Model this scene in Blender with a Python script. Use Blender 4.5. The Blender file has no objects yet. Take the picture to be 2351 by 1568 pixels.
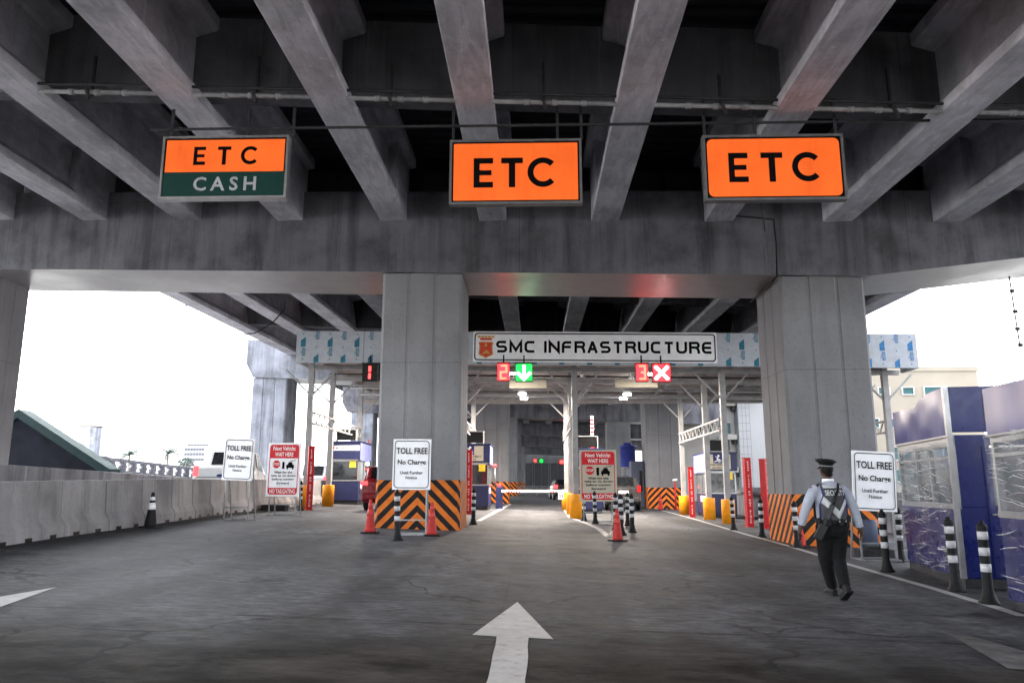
import bpy, bmesh, math, random
from mathutils import Vector, Matrix

R = math.radians
rnd = random.Random(11)
sc = bpy.context.scene
col = sc.collection

# ---------------------------------------------------------------- camera
F0, W0, H0 = 1770.0, 2351.0, 1568.0
PITCH, YAW = R(10.75), R(1.67)
CAM = Vector((0, 0, 1.42))
fwd = Vector((-math.sin(YAW) * math.cos(PITCH), math.cos(YAW) * math.cos(PITCH), math.sin(PITCH)))
rgt = Vector((math.cos(YAW), math.sin(YAW), 0))
upv = rgt.cross(fwd)
cd = bpy.data.cameras.new('camera')
cam = bpy.data.objects.new('camera', cd)
col.objects.link(cam)
mw = Matrix((rgt, upv, -fwd)).transposed().to_4x4()
mw.translation = CAM
cam.matrix_world = mw
cd.sensor_width = 36
cd.lens = 36 * F0 / W0
cd.clip_start = 0.05
cd.clip_end = 6000
sc.camera = cam

# ---------------------------------------------------------------- world, sun, exposure
w = bpy.data.worlds.new('World')
sc.world = w
w.use_nodes = True
wn = w.node_tree
bg = wn.nodes['Background']
sky = wn.nodes.new('ShaderNodeTexSky')
sky.sky_type = 'NISHITA'
sky.sun_disc = False
SUN_EL, SUN_AZ = R(55), R(-70)          # azimuth measured from +Y towards +X
sky.sun_elevation = SUN_EL
sky.sun_rotation = SUN_AZ
sky.dust_density = 3.0
hsv = wn.nodes.new('ShaderNodeHueSaturation')
hsv.inputs['Saturation'].default_value = 0.28
wn.links.new(sky.outputs[0], hsv.inputs['Color'])
wn.links.new(hsv.outputs[0], bg.inputs[0])
bg.inputs[1].default_value = 0.15
sl = bpy.data.lights.new('sun', 'SUN')
sl.energy = 1.5
sl.angle = R(14)
sl.color = (1.0, 0.96, 0.9)
so = bpy.data.objects.new('sun', sl)
col.objects.link(so)
sd = Vector((math.sin(SUN_AZ) * math.cos(SUN_EL), math.cos(SUN_AZ) * math.cos(SUN_EL), math.sin(SUN_EL)))
so.rotation_euler = (-sd).to_track_quat('-Z', 'Y').to_euler()
so.location = (-30, 20, 60)
vs = sc.view_settings
vs.view_transform = 'Standard'
vs.look = 'None'
vs.gamma = 1.0
vs.exposure = 3.5
try:
    sc.cycles.max_bounces = 8
    sc.cycles.diffuse_bounces = 2
    sc.cycles.use_denoising = True
except Exception:
    pass

# ---------------------------------------------------------------- measuring helpers
def ray(x, y):
    return fwd * F0 + rgt * (x - W0 / 2) + upv * (H0 / 2 - y)

def P(x, y, d):
    """point seen at photo position (x, y) that stands d metres down the road"""
    r = ray(x, y)
    return CAM + r * (d / r.y)

def zg(X, Y):
    """height of the road: falls to the right, climbs gently away"""
    Xc = max(-17.0, min(17.0, X))
    if Y < 19.2:
        z = 0.0165 * max(Y, -30)
    elif Y < 110:
        z = 0.0165 * 19.2 + 0.0068 * (Y - 19.2)
    else:
        z = 0.0165 * 19.2 + 0.0068 * 90.8
    return z - 0.033 * Xc + 0.0

def G(x, y):
    """ground point seen at photo position (x, y)"""
    r = ray(x, y)
    t0, t1 = 0.5 / r.y, 160 / r.y
    for _ in range(60):
        t = (t0 + t1) / 2
        p = CAM + r * t
        if p.z > zg(p.x, p.y):
            t0 = t
        else:
            t1 = t
    p = CAM + r * t0
    return Vector((p.x, p.y, zg(p.x, p.y)))

# ---------------------------------------------------------------- mesh builder
X_, Y_, Z_ = Vector((1, 0, 0)), Vector((0, 1, 0)), Vector((0, 0, 1))

class MB:
    def __init__(s):
        s.v, s.f, s.m, s.s = [], [], [], []
    def add(s, vs, fs, m=0, smooth=False):
        o = len(s.v)
        s.v += [Vector(q) for q in vs]
        for f in fs:
            s.f.append([o + i for i in f]); s.m.append(m); s.s.append(smooth)
        return s
    def box(s, x0, x1, y0, y1, z0, z1, m=0, T=None):
        vs = [Vector((x, y, z)) for z in (z0, z1) for y in (y0, y1) for x in (x0, x1)]
        if T is not None: vs = [T @ q for q in vs]
        return s.add(vs, [(0, 2, 3, 1), (4, 5, 7, 6), (0, 1, 5, 4), (2, 6, 7, 3), (0, 4, 6, 2), (1, 3, 7, 5)], m)
    def cb(s, c, d, m=0, T=None):
        return s.box(c[0] - d[0] / 2, c[0] + d[0] / 2, c[1] - d[1] / 2, c[1] + d[1] / 2, c[2] - d[2] / 2, c[2] + d[2] / 2, m, T)
    def beam(s, p, q, w, h, m=0, ref=Z_):
        """square bar from p to q"""
        p, q = Vector(p), Vector(q)
        d = (q - p).normalized()
        if abs(d.dot(ref)) > 0.98: ref = Y_
        a = d.cross(ref).normalized() * (w / 2)
        b = a.cross(d).normalized() * (h / 2)
        vs = [p - a - b, p + a - b, p + a + b, p - a + b, q - a - b, q + a - b, q + a + b, q - a + b]
        return s.add(vs, [(0, 1, 2, 3), (7, 6, 5, 4), (0, 4, 5, 1), (1, 5, 6, 2), (2, 6, 7, 3), (3, 7, 4, 0)], m)
    def tube(s, pts, r, n=8, m=0, caps=True):
        pts = [Vector(q) for q in pts]
        rs = r if isinstance(r, (list, tuple)) else [r] * len(pts)
        rings = []
        prev = None
        for i, q in enumerate(pts):
            d = (pts[min(i + 1, len(pts) - 1)] - pts[max(i - 1, 0)]).normalized()
            if prev is None:
                ref = Z_ if abs(d.z) < 0.9 else X_
                a = d.cross(ref).normalized()
            else:
                a = (prev - d * prev.dot(d)).normalized()
            prev = a
            b = d.cross(a)
            rings.append([q + (a * math.cos(k * 2 * math.pi / n) + b * math.sin(k * 2 * math.pi / n)) * rs[i] for k in range(n)])
        vs = [q for g in rings for q in g]
        fs = []
        for i in range(len(rings) - 1):
            for k in range(n):
                fs.append((i * n + k, i * n + (k + 1) % n, (i + 1) * n + (k + 1) % n, (i + 1) * n + k))
        s.add(vs, fs, m, True)
        if caps:
            o = len(s.v) - len(vs)
            s.f.append([o + k for k in reversed(range(n))]); s.m.append(m); s.s.append(False)
            s.f.append([o + (len(rings) - 1) * n + k for k in range(n)]); s.m.append(m); s.s.append(False)
        return s
    def cyl(s, p, q, r, r2=None, n=12, m=0):
        return s.tube([p, q], [r, r if r2 is None else r2], n, m)
    def lathe(s, prof, c=(0, 0, 0), n=20, m=0, smooth=True, sq=0):
        c = Vector(c)
        vs, fs = [], []
        for r, z in prof:
            for k in range(n):
                a = 2 * math.pi * k / n
                vs.append(c + Vector((r * math.cos(a), r * math.sin(a), z)))
        for i in range(len(prof) - 1):
            for k in range(n):
                fs.append((i * n + k, i * n + (k + 1) % n, (i + 1) * n + (k + 1) % n, (i + 1) * n + k))
        s.add(vs, fs, m, smooth)
        o = len(s.v) - len(vs)
        for i, rev in ((0, True), (len(prof) - 1, False)):
            if prof[i][0] > 1e-4:
                ids = [o + i * n + k for k in range(n)]
                s.f.append(ids[::-1] if rev else ids); s.m.append(m); s.s.append(False)
        return s
    def prism(s, poly, o, u, v, wv, m=0):
        """polygon (a, b) laid out on u, v from o and pushed along wv"""
        o, u, v, wv = Vector(o), Vector(u), Vector(v), Vector(wv)
        n = len(poly)
        a = [o + u * p[0] + v * p[1] for p in poly]
        b = [q + wv for q in a]
        flip = u.cross(v).dot(wv) > 0
        area = sum(poly[i][0] * poly[(i + 1) % n][1] - poly[(i + 1) % n][0] * poly[i][1] for i in range(n))
        if area < 0: flip = not flip
        fs = [list(range(n)), [n + k for k in range(n)][::-1]] + [(k, n + k, n + (k + 1) % n, (k + 1) % n) for k in range(n)]
        if flip: fs = [list(f)[::-1] for f in fs]
        return s.add(a + b, fs, m)
    def flat(s, poly, o, u, v, m=0):
        o, u, v = Vector(o), Vector(u), Vector(v)
        n = len(poly)
        area = sum(poly[i][0] * poly[(i + 1) % n][1] - poly[(i + 1) % n][0] * poly[i][1] for i in range(n))
        f = list(range(n))
        return s.add([o + u * p[0] + v * p[1] for p in poly], [f if area > 0 else f[::-1]], m)
    def ribbon(s, pts, wd, o, u, v, m=0, closed=False):
        """flat stroke of constant width with mitred corners"""
        pts = [Vector((p[0], p[1])) for p in pts]
        n = len(pts)
        L, Q = [], []
        for i in range(n):
            if closed:
                a, b = pts[i - 1], pts[(i + 1) % n]
            else:
                a, b = pts[max(i - 1, 0)], pts[min(i + 1, n - 1)]
            d1 = (pts[i] - a); d2 = (b - pts[i])
            if d1.length < 1e-6: d1 = d2
            if d2.length < 1e-6: d2 = d1
            d1, d2 = d1.normalized(), d2.normalized()
            n1, n2 = Vector((-d1.y, d1.x)), Vector((-d2.y, d2.x))
            mt = (n1 + n2)
            mt = mt.normalized() if mt.length > 1e-6 else n1
            k = (wd / 2) / max(0.35, mt.dot(n1))
            L.append(pts[i] + mt * k); Q.append(pts[i] - mt * k)
        o, u, v = Vector(o), Vector(u), Vector(v)
        vs = [o + u * p.x + v * p.y for p in Q] + [o + u * p.x + v * p.y for p in L]
        cnt = n if closed else n - 1
        return s.add(vs, [(i, (i + 1) % n, n + (i + 1) % n, n + i) for i in range(cnt)], m)
    def build(s, name, mats, parent=None, loc=None, bevel=0, rz=0):
        me = bpy.data.meshes.new(name)
        me.from_pydata([tuple(q) for q in s.v], [], s.f)
        if not isinstance(mats, (list, tuple)): mats = [mats]
        for mm in mats: me.materials.append(mm)
        me.polygons.foreach_set('material_index', s.m)
        me.polygons.foreach_set('use_smooth', s.s)
        me.update()
        o = bpy.data.objects.new(name, me)
        col.objects.link(o)
        if parent is not None: o.parent = parent
        if loc is not None: o.location = loc
        if rz: o.rotation_euler = (0, 0, rz)
        if bevel:
            b = o.modifiers.new('bevel', 'BEVEL')
            b.width = bevel; b.segments = 2; b.limit_method = 'ANGLE'; b.angle_limit = R(40)
        return o

def rrect(w_, h_, r, n=5):
    pts = []
    for cx, cy, a0 in ((w_ / 2 - r, h_ / 2 - r, 0), (-w_ / 2 + r, h_ / 2 - r, 90), (-w_ / 2 + r, -h_ / 2 + r, 180), (w_ / 2 - r, -h_ / 2 + r, 270)):
        for k in range(n + 1):
            a = R(a0 + 90 * k / n)
            pts.append((cx + r * math.cos(a), cy + r * math.sin(a)))
    return pts

_tc = {}
def text_geo(t, bold):
    if (t, bold) in _tc: return _tc[(t, bold)]
    cu = bpy.data.curves.new('lettering', 'FONT')
    cu.body = t
    cu.offset = bold
    cu.resolution_u = 3
    cu.align_x = 'CENTER'
    o = bpy.data.objects.new('lettering', cu)
    col.objects.link(o)
    dg = bpy.context.evaluated_depsgraph_get()
    dg.update()
    me = bpy.data.meshes.new_from_object(o.evaluated_get(dg))
    vs = [(q.co.x, q.co.y) for q in me.vertices]
    fs = [list(p.vertices) for p in me.polygons]
    bpy.data.objects.remove(o); bpy.data.curves.remove(cu); bpy.data.meshes.remove(me)
    x0, x1 = min(q[0] for q in vs), max(q[0] for q in vs)
    y0, y1 = min(q[1] for q in vs), max(q[1] for q in vs)
    vs = [((q[0] - x0) / (x1 - x0) - .5, (q[1] - y0) / (y1 - y0) - .5) for q in vs]
    _tc[(t, bold)] = (vs, fs, (x1 - x0) / (y1 - y0))
    return _tc[(t, bold)]

def text(mb, t, o, u, v, w_=None, h=None, m=0, bold=0.015):
    """flat lettering centred on o; give the width, the height or both"""
    vs, fs, asp = text_geo(t, bold)
    if w_ is None: w_ = h * asp
    if h is None: h = w_ / asp
    o, u, v = Vector(o), Vector(u), Vector(v)
    mb.add([o + u * (q[0] * w_) + v * (q[1] * h) for q in vs], fs, m)

def arc(cx, cy, rx, ry, a0, a1, n=10):
    return [(cx + rx * math.cos(R(a0 + (a1 - a0) * k / n)), cy + ry * math.sin(R(a0 + (a1 - a0) * k / n))) for k in range(n + 1)]

# ---------------------------------------------------------------- object bookkeeping
def tag(o, label=None, cat=None, group=None, kind=None):
    if label: o['label'] = label
    if cat: o['category'] = cat
    if group: o['group'] = group
    if kind: o['kind'] = kind
    return o

def thing(name, label, cat, loc=(0, 0, 0), rz=0, group=None):
    o = bpy.data.objects.new(name, None)
    o.empty_display_size = 0.2
    col.objects.link(o)
    o.location = loc
    o.rotation_euler = (0, 0, rz)
    return tag(o, label, cat, group)

def dup(root, loc, rz=0, label=None, scale=None):
    def cp(o, par):
        c = o.copy(); col.objects.link(c)
        if par is not None: c.parent = par
        for ch in list(o.children): cp(ch, c)
        return c
    c = cp(root, None)
    c.location = loc
    c.rotation_euler = (0, 0, rz)
    if label: c['label'] = label
    if scale: c.scale = scale
    return c

# ---------------------------------------------------------------- materials
def new_mat(name):
    m = bpy.data.materials.new(name)
    m.use_nodes = True
    nt = m.node_tree
    return m, nt, nt.nodes['Principled BSDF']

def nz(nt, scale, detail=4, vec=None, rough=0.55, dist=0.0):
    n = nt.nodes.new('ShaderNodeTexNoise')
    n.inputs['Scale'].default_value = scale
    n.inputs['Detail'].default_value = detail
    n.inputs['Roughness'].default_value = rough
    n.inputs['Distortion'].default_value = dist
    if vec is not None: nt.links.new(vec, n.inputs['Vector'])
    return n.outputs['Fac']

def coords(nt, scale=(1, 1, 1), kind='Object', rot=(0, 0, 0)):
    t = nt.nodes.new('ShaderNodeTexCoord')
    oi = nt.nodes.new('ShaderNodeObjectInfo')
    ad = nt.nodes.new('ShaderNodeVectorMath'); ad.operation = 'ADD'       # every copy gets its own patch of wear
    nt.links.new(t.outputs[kind], ad.inputs[0]); nt.links.new(oi.outputs['Location'], ad.inputs[1])
    mp = nt.nodes.new('ShaderNodeMapping')
    mp.inputs['Scale'].default_value = scale
    mp.inputs['Rotation'].default_value = rot
    nt.links.new(ad.outputs[0], mp.inputs['Vector'])
    return mp.outputs[0]

def ramp(nt, fac, stops):
    r = nt.nodes.new('ShaderNodeValToRGB')
    el = r.color_ramp.elements
    while len(el) < len(stops): el.new(0.5)
    for e, (p, c) in zip(el, stops):
        e.position = p
        e.color = (c[0], c[1], c[2], 1) if not isinstance(c, (int, float)) else (c, c, c, 1)
    nt.links.new(fac, r.inputs['Fac'])
    return r.outputs['Color']

def mixc(nt, a, b, fac, mode='MIX'):
    n = nt.nodes.new('ShaderNodeMix')
    n.data_type = 'RGBA'
    n.blend_type = mode
    for sk, val in ((n.inputs['Factor'], fac), (n.inputs['A'], a), (n.inputs['B'], b)):
        pass
    def put(sock, val):
        if isinstance(val, bpy.types.NodeSocket): nt.links.new(val, sock)
        elif isinstance(val, (int, float)): sock.default_value = val
        else: sock.default_value = (val[0], val[1], val[2], 1)
    put(n.inputs[0], fac); put(n.inputs[6], a); put(n.inputs[7], b)
    return n.outputs[2]

def math_(nt, op, a, b=None, c=None):
    n = nt.nodes.new('ShaderNodeMath')
    n.operation = op
    for i, val in enumerate((a, b, c)):
        if val is None: continue
        if isinstance(val, bpy.types.NodeSocket): nt.links.new(val, n.inputs[i])
        else: n.inputs[i].default_value = val
    return n.outputs[0]

def bump(nt, bsdf, h, strength=0.3, dist=0.02):
    b = nt.nodes.new('ShaderNodeBump')
    b.inputs['Strength'].default_value = strength
    b.inputs['Distance'].default_value = dist
    nt.links.new(h, b.inputs['Height'])
    nt.links.new(b.outputs[0], bsdf.inputs['Normal'])

def plain(name, c, rough=0.5, metal=0.0, var=0.12, scale=6, bmp=0.0, spec=0.18, coat=0.0):
    m, nt, b = new_mat(name)
    v = coords(nt)
    f = nz(nt, scale, 5, v)
    lo = tuple(q * (1 - var) for q in c); hi = tuple(min(1, q * (1 + var)) for q in c)
    nt.links.new(ramp(nt, f, [(0.3, lo), (0.7, hi)]), b.inputs['Base Color'])
    rr = ramp(nt, nz(nt, scale * 2.3, 3, v), [(0.3, max(0, rough - 0.08)), (0.7, min(1, rough + 0.08))])
    nt.links.new(rr, b.inputs['Roughness'])
    b.inputs['Metallic'].default_value = metal
    b.inputs['Specular IOR Level'].default_value = spec
    b.inputs['Coat Weight'].default_value = coat
    if bmp: bump(nt, b, nz(nt, scale * 6, 4, v), bmp, 0.01)
    return m

def glow(name, c, strength, base=None):
    m, nt, b = new_mat(name)
    b.inputs['Base Color'].default_value = (*(base or c), 1)
    b.inputs['Emission Color'].default_value = (*c, 1)
    b.inputs['Emission Strength'].default_value = strength
    b.inputs['Roughness'].default_value = 0.4
    return m

def concrete(name, c, streak=0.5, rough=0.75, scale=0.6, tint=(0.95, 0.95, 1.0), bmp=0.25, mott=0.62, joint=None, trowel=0):
    m, nt, b = new_mat(name)
    v = coords(nt)
    vs_ = coords(nt, (1.6, 1.6, 0.13))
    big = nz(nt, scale, 6, v, 0.6)
    st = nz(nt, 1.3, 6, vs_, 0.65)
    fine = nz(nt, 14, 4, v, 0.6)
    c0 = tuple(q * mott for q in c); c1 = tuple(q * 1.28 for q in c)
    base = ramp(nt, big, [(0.28, c0), (0.5, c), (0.72, c1)])
    strk = ramp(nt, st, [(0.34, 1 - streak), (0.55, 1.0), (0.72, 1 - streak * 0.15)])
    base = mixc(nt, base, strk, 1.0, 'MULTIPLY')
    pit = ramp(nt, fine, [(0.30, 0.72), (0.45, 1.0)])
    base = mixc(nt, base, pit, 0.6, 'MULTIPLY')
    # drips: pale lime runs and dark damp stains
    run = ramp(nt, nz(nt, 2.2, 5, coords(nt, (2.4, 2.4, 0.10)), 0.6), [(0.63, 0.0), (0.75, 0.55)])
    base = mixc(nt, base, tuple(min(1, q * 1.7) for q in c), run)
    base = mixc(nt, base, tint, 1.0, 'MULTIPLY')
    if trowel:
        tw = nz(nt, 2.0, 4, coords(nt, (2.6, 0.5, 1), rot=(0, 0, R(32))), 0.6, 1.2)
        base = mixc(nt, base, ramp(nt, tw, [(0.42, 1 - trowel), (0.5, 1.0), (0.62, 1 + trowel)]), 1.0, 'MULTIPLY')
    if joint:
        t = nt.nodes.new('ShaderNodeTexCoord')
        sp = nt.nodes.new('ShaderNodeSeparateXYZ')
        nt.links.new(t.outputs['Object'], sp.inputs[0])
        ln = None
        for ax, per in joint:
            q = math_(nt, 'COMPARE', math_(nt, 'PINGPONG', math_(nt, 'ADD', sp.outputs[ax], 0.37), per), 0.0, 0.008)
            ln = q if ln is None else math_(nt, 'MAXIMUM', ln, q)
        # tie holes left by the formwork
        hx = math_(nt, 'SUBTRACT', math_(nt, 'PINGPONG', sp.outputs[0], 0.6), 0.3)
        hz = math_(nt, 'SUBTRACT', math_(nt, 'PINGPONG', sp.outputs[2], 0.6), 0.3)
        hd = math_(nt, 'LESS_THAN', math_(nt, 'ADD', math_(nt, 'MULTIPLY', hx, hx), math_(nt, 'MULTIPLY', hz, hz)), 0.0009)
        ln = math_(nt, 'MAXIMUM', ln, math_(nt, 'MULTIPLY', hd, 0.12))
        base = mixc(nt, base, (0.45, 0.45, 0.45), math_(nt, 'MULTIPLY', ln, 0.75), 'MULTIPLY')
    oi = nt.nodes.new('ShaderNodeObjectInfo')
    base = mixc(nt, base, ramp(nt, oi.outputs['Random'], [(0.0, 0.86), (1.0, 1.1)]), 1.0, 'MULTIPLY')
    nt.links.new(base, b.inputs['Base Color'])
    nt.links.new(ramp(nt, big, [(0.3, rough - 0.1), (0.7, rough + 0.08)]), b.inputs['Roughness'])
    b.inputs['Specular IOR Level'].default_value = 0.2
    bump(nt, b, fine, bmp, 0.015)
    return m

M = {}
M['concrete_cap'] = concrete('cap concrete', (0.128, 0.128, 0.138), 0.5, 0.85, 0.8, mott=0.38, joint=((0, 2.4), (2, 2.4)))
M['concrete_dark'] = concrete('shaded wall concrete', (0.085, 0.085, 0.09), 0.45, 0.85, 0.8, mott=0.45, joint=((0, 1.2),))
M['concrete_pier'] = concrete('pier concrete', (0.175, 0.174, 0.174), 0.13, 0.8, 0.4, mott=0.72, joint=((2, 2.4),))
M['concrete_girder'] = concrete('girder concrete', (0.45, 0.45, 0.465), 0.16, 0.85, 0.5, trowel=0.13)
M['concrete_barrier'] = concrete('barrier concrete', (0.26, 0.25, 0.242), 0.22, 0.85, 0.9)
M['concrete_wall'] = concrete('parapet concrete', (0.21, 0.21, 0.22), 0.45, 0.85, 0.8)
M['pale_concrete'] = concrete('pale concrete', (0.27, 0.285, 0.31), 0.5, 0.85, 0.9, mott=0.5)
M['deck_steel'] = plain('dark deck sheeting', (0.025, 0.027, 0.033), 0.6, 0.3, 0.3, 2)
M['asphalt_top'] = plain('deck top', (0.08, 0.08, 0.08), 0.9)
M['white_steel'] = plain('white painted steel', (0.25, 0.248, 0.25), 0.45, 0, 0.2, 3)
M['grey_frame'] = plain('grey sign frame', (0.13, 0.13, 0.135), 0.45, 0.4, 0.15, 8)
M['crease'] = plain('plastic crease highlight', (0.40, 0.41, 0.43), 0.25, 0, 0.2, 30, spec=0.6)  # pale colour standing in for streak highlights along the film's creases
M['frosted'] = plain('frosted pane', (0.20, 0.21, 0.225), 0.4)
M['band_white'] = plain('grubby white band', (0.40, 0.40, 0.41), 0.5, 0, 0.3, 7)
M['dull_pipe'] = plain('dull painted pipe', (0.17, 0.17, 0.175), 0.6, 0, 0.3, 5)
M['galv'] = plain('galvanised steel', (0.24, 0.245, 0.25), 0.45, 0.7, 0.2, 9)
M['alu'] = plain('aluminium frame', (0.3, 0.3, 0.3), 0.38, 0.8, 0.12, 7)
M['dark_steel'] = plain('dark steel', (0.03, 0.03, 0.033), 0.5, 0.3, 0.3, 8)
M['rust'] = plain('rusty steel', (0.055, 0.035, 0.028), 0.8, 0.2, 0.5, 7, 0.4)
M['black'] = plain('black', (0.006, 0.006, 0.0065), 0.45, 0, 0.25, 10)
M['black_rubber'] = plain('black rubber', (0.008, 0.008, 0.0085), 0.65, 0, 0.35, 14, 0.2)
M['ink'] = plain('black lettering', (0.004, 0.0035, 0.004), 0.6, spec=0.04)
M['white_sheet'] = plain('white sheeting', (0.74, 0.74, 0.76), 0.5, 0, 0.06, 5)
M['white_paint'] = plain('white paint', (0.72, 0.71, 0.69), 0.55, 0, 0.12, 20)
M['cream_sheet'] = plain('cream sheeting', (0.42, 0.38, 0.30), 0.5, 0, 0.05, 5)
M['sign_red'] = plain('red sheeting', (0.50, 0.010, 0.018), 0.45, 0, 0.1, 6)
M['post_red'] = plain('red painted post', (0.40, 0.010, 0.013), 0.4, 0, 0.15, 6)
M['yellow'] = plain('yellow guard', (0.72, 0.27, 0.012), 0.45, 0, 0.12, 5)
M['notice_yellow'] = plain('yellow notice', (0.8, 0.55, 0.04), 0.55)
M['booth_blue'] = plain('blue booth panel', (0.015, 0.018, 0.062), 0.4, 0, 0.14, 3, spec=0.3)
M['booth_blue_b'] = plain('blue glossy panel', (0.008, 0.012, 0.08), 0.3, 0, 0.12, 3, spec=0.3)
M['navy'] = plain('navy print', (0.02, 0.025, 0.12), 0.5)
M['glass_dark'] = plain('dark glass', (0.015, 0.018, 0.022), 0.08, 0, 0.1, 3, spec=0.7)
M['car_glass'] = plain('car glass', (0.006, 0.007, 0.009), 0.28, 0, 0.1, 3, spec=0.12)
M['shirt_blue'] = plain('pale blue shirt', (0.285, 0.30, 0.35), 0.9, 0, 0.14, 7, 0.9)
M['trouser'] = plain('black trousers', (0.0035, 0.0035, 0.004), 0.9, 0, 0.3, 7, 0.9, spec=0.2)
M['skin'] = plain('skin', (0.055, 0.028, 0.019), 0.55, 0, 0.15, 15)
M['hair'] = plain('hair', (0.004, 0.0035, 0.0035), 0.7)
M['vest_grey'] = plain('grey vest', (0.05, 0.05, 0.054), 0.85, 0, 0.2, 8, 0.6)
M['reflective'] = plain('reflective tape', (0.40, 0.405, 0.41), 0.4, 0, 0.1, 30)
M['car_white'] = plain('white car paint', (0.36, 0.37, 0.385), 0.25, 0, 0.03, 2, coat=0.5)
M['car_red'] = plain('red car paint', (0.16, 0.006, 0.01), 0.25, 0.1, 0.06, 2, coat=0.8)
M['car_grey'] = plain('grey car paint', (0.035, 0.035, 0.037), 0.3, 0.2, 0.06, 2, coat=0.8)
M['car_black'] = plain('black car paint', (0.02, 0.02, 0.022), 0.22, 0.1, 0.06, 2, coat=0.8)
M['tank_blue'] = plain('blue tank', (0.03, 0.04, 0.2), 0.35, 0, 0.15, 4)
M['kiosk'] = plain('slate kiosk panel', (0.05, 0.06, 0.095), 0.5, 0, 0.1, 3)
M['tail'] = glow('lit tail lamp', (1, 0.025, 0.03), 0.6, (0.4, 0.01, 0.01))
M['tail_off'] = plain('tail lamp', (0.35, 0.01, 0.012), 0.25)
M['lamp_white'] = glow('white lamp', (1, 0.97, 0.92), 12.0)
M['led_red'] = glow('red lamps', (1, 0.055, 0.035), 7.0)
M['led_red_hot'] = glow('red digit', (1, 0.065, 0.035), 0.85)
M['led_red_one'] = glow('deep red digit', (1, 0.022, 0.02), 1.0)
M['led_green_hot'] = glow('green arrow', (0.6, 1, 0.7), 2.0)
M['led_white_hot'] = glow('white cross', (1, 0.7, 0.68), 1.6)
M['led_green'] = glow('green lamps', (0.003, 0.40, 0.03), 0.5)
M['led_red_panel'] = glow('red panel', (1, 0.010, 0.015), 0.85)
M['etc_orange'] = glow('orange with added glow', (1.0, 0.135, 0.02), 0.062, (0.5, 0.075, 0.01))  # orange sheeting with a glow added to brighten it
def dusty_orange():
    m, nt, b = new_mat('orange with added glow')
    v = coords(nt)
    d = ramp(nt, nz(nt, 1.3, 5, v, 0.6), [(0.3, 0.80), (0.6, 1.0)])
    dr = ramp(nt, nz(nt, 3, 4, coords(nt, (2, 2, 0.25))), [(0.32, 0.88), (0.5, 1.0)])
    k = mixc(nt, d, dr, 1.0, 'MULTIPLY')
    nt.links.new(mixc(nt, (0.5, 0.078, 0.010), k, 1.0, 'MULTIPLY'), b.inputs['Base Color'])
    nt.links.new(mixc(nt, (1.0, 0.145, 0.02), k, 1.0, 'MULTIPLY'), b.inputs['Emission Color'])
    b.inputs['Emission Strength'].default_value = 0.066  # emission added to lift the orange sheeting above its surroundings
    b.inputs['Roughness'].default_value = 0.5
    b.inputs['Specular IOR Level'].default_value = 0.15
    return m
M['etc_orange'] = dusty_orange()
M['cash_green'] = plain('green sheeting', (0.003, 0.033, 0.027), 0.5, 0, 0.12, 4)
M['cash_white'] = plain('worn white letters', (0.36, 0.37, 0.40), 0.55)
M['gold'] = plain('gold', (0.5, 0.3, 0.08), 0.5)
M['crest_red'] = plain('crest red', (0.55, 0.06, 0.03), 0.5)
M['teal_print'] = plain('teal print', (0.02, 0.13, 0.19), 0.5, 0, 0.25, 12)
M['blue_print'] = plain('blue print', (0.03, 0.14, 0.32), 0.5, 0, 0.25, 12)
M['film'] = plain('protective film', (0.36, 0.385, 0.425), 0.4, 0, 0.1, 5)
M['palm'] = plain('palm leaf', (0.045, 0.065, 0.06), 0.6, 0, 0.35, 3)
M['trunk'] = plain('palm trunk', (0.2, 0.17, 0.14), 0.9)
M['green_trim'] = plain('dark green roof', (0.010, 0.025, 0.026), 0.7, 0, 0.2, 2)
M['dark_wall'] = plain('dark tarpaulin', (0.005, 0.006, 0.011), 0.85, 0, 0.3, 1.5)
M['beige'] = plain('beige render', (0.25, 0.222, 0.18), 0.85, 0, 0.08, 0.5)
M['pale_wall'] = plain('pale render', (0.36, 0.35, 0.335), 0.85, 0, 0.06, 0.6)
M['far_white'] = plain('far white render', (0.40, 0.415, 0.44), 0.85, 0, 0.04, 0.2)
M['teal_glass'] = plain('teal glass', (0.02, 0.075, 0.08), 0.25, 0, 0.3, 1.5)
M['far_glass'] = plain('grey glass', (0.075, 0.08, 0.095), 0.35, 0, 0.1, 1)
M['stone'] = plain('rough stone', (0.028, 0.028, 0.029), 0.9, 0, 0.35, 9, 0.6)
M['cone_red'] = plain('red cone', (0.34, 0.018, 0.014), 0.5, 0, 0.18, 9)
M['cone_band'] = plain('pale red band', (0.45, 0.05, 0.045), 0.4, 0, 0.12, 14)
M['blue_light'] = plain('pale blue cover', (0.17, 0.19, 0.40), 0.4, 0, 0.1, 3)

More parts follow.
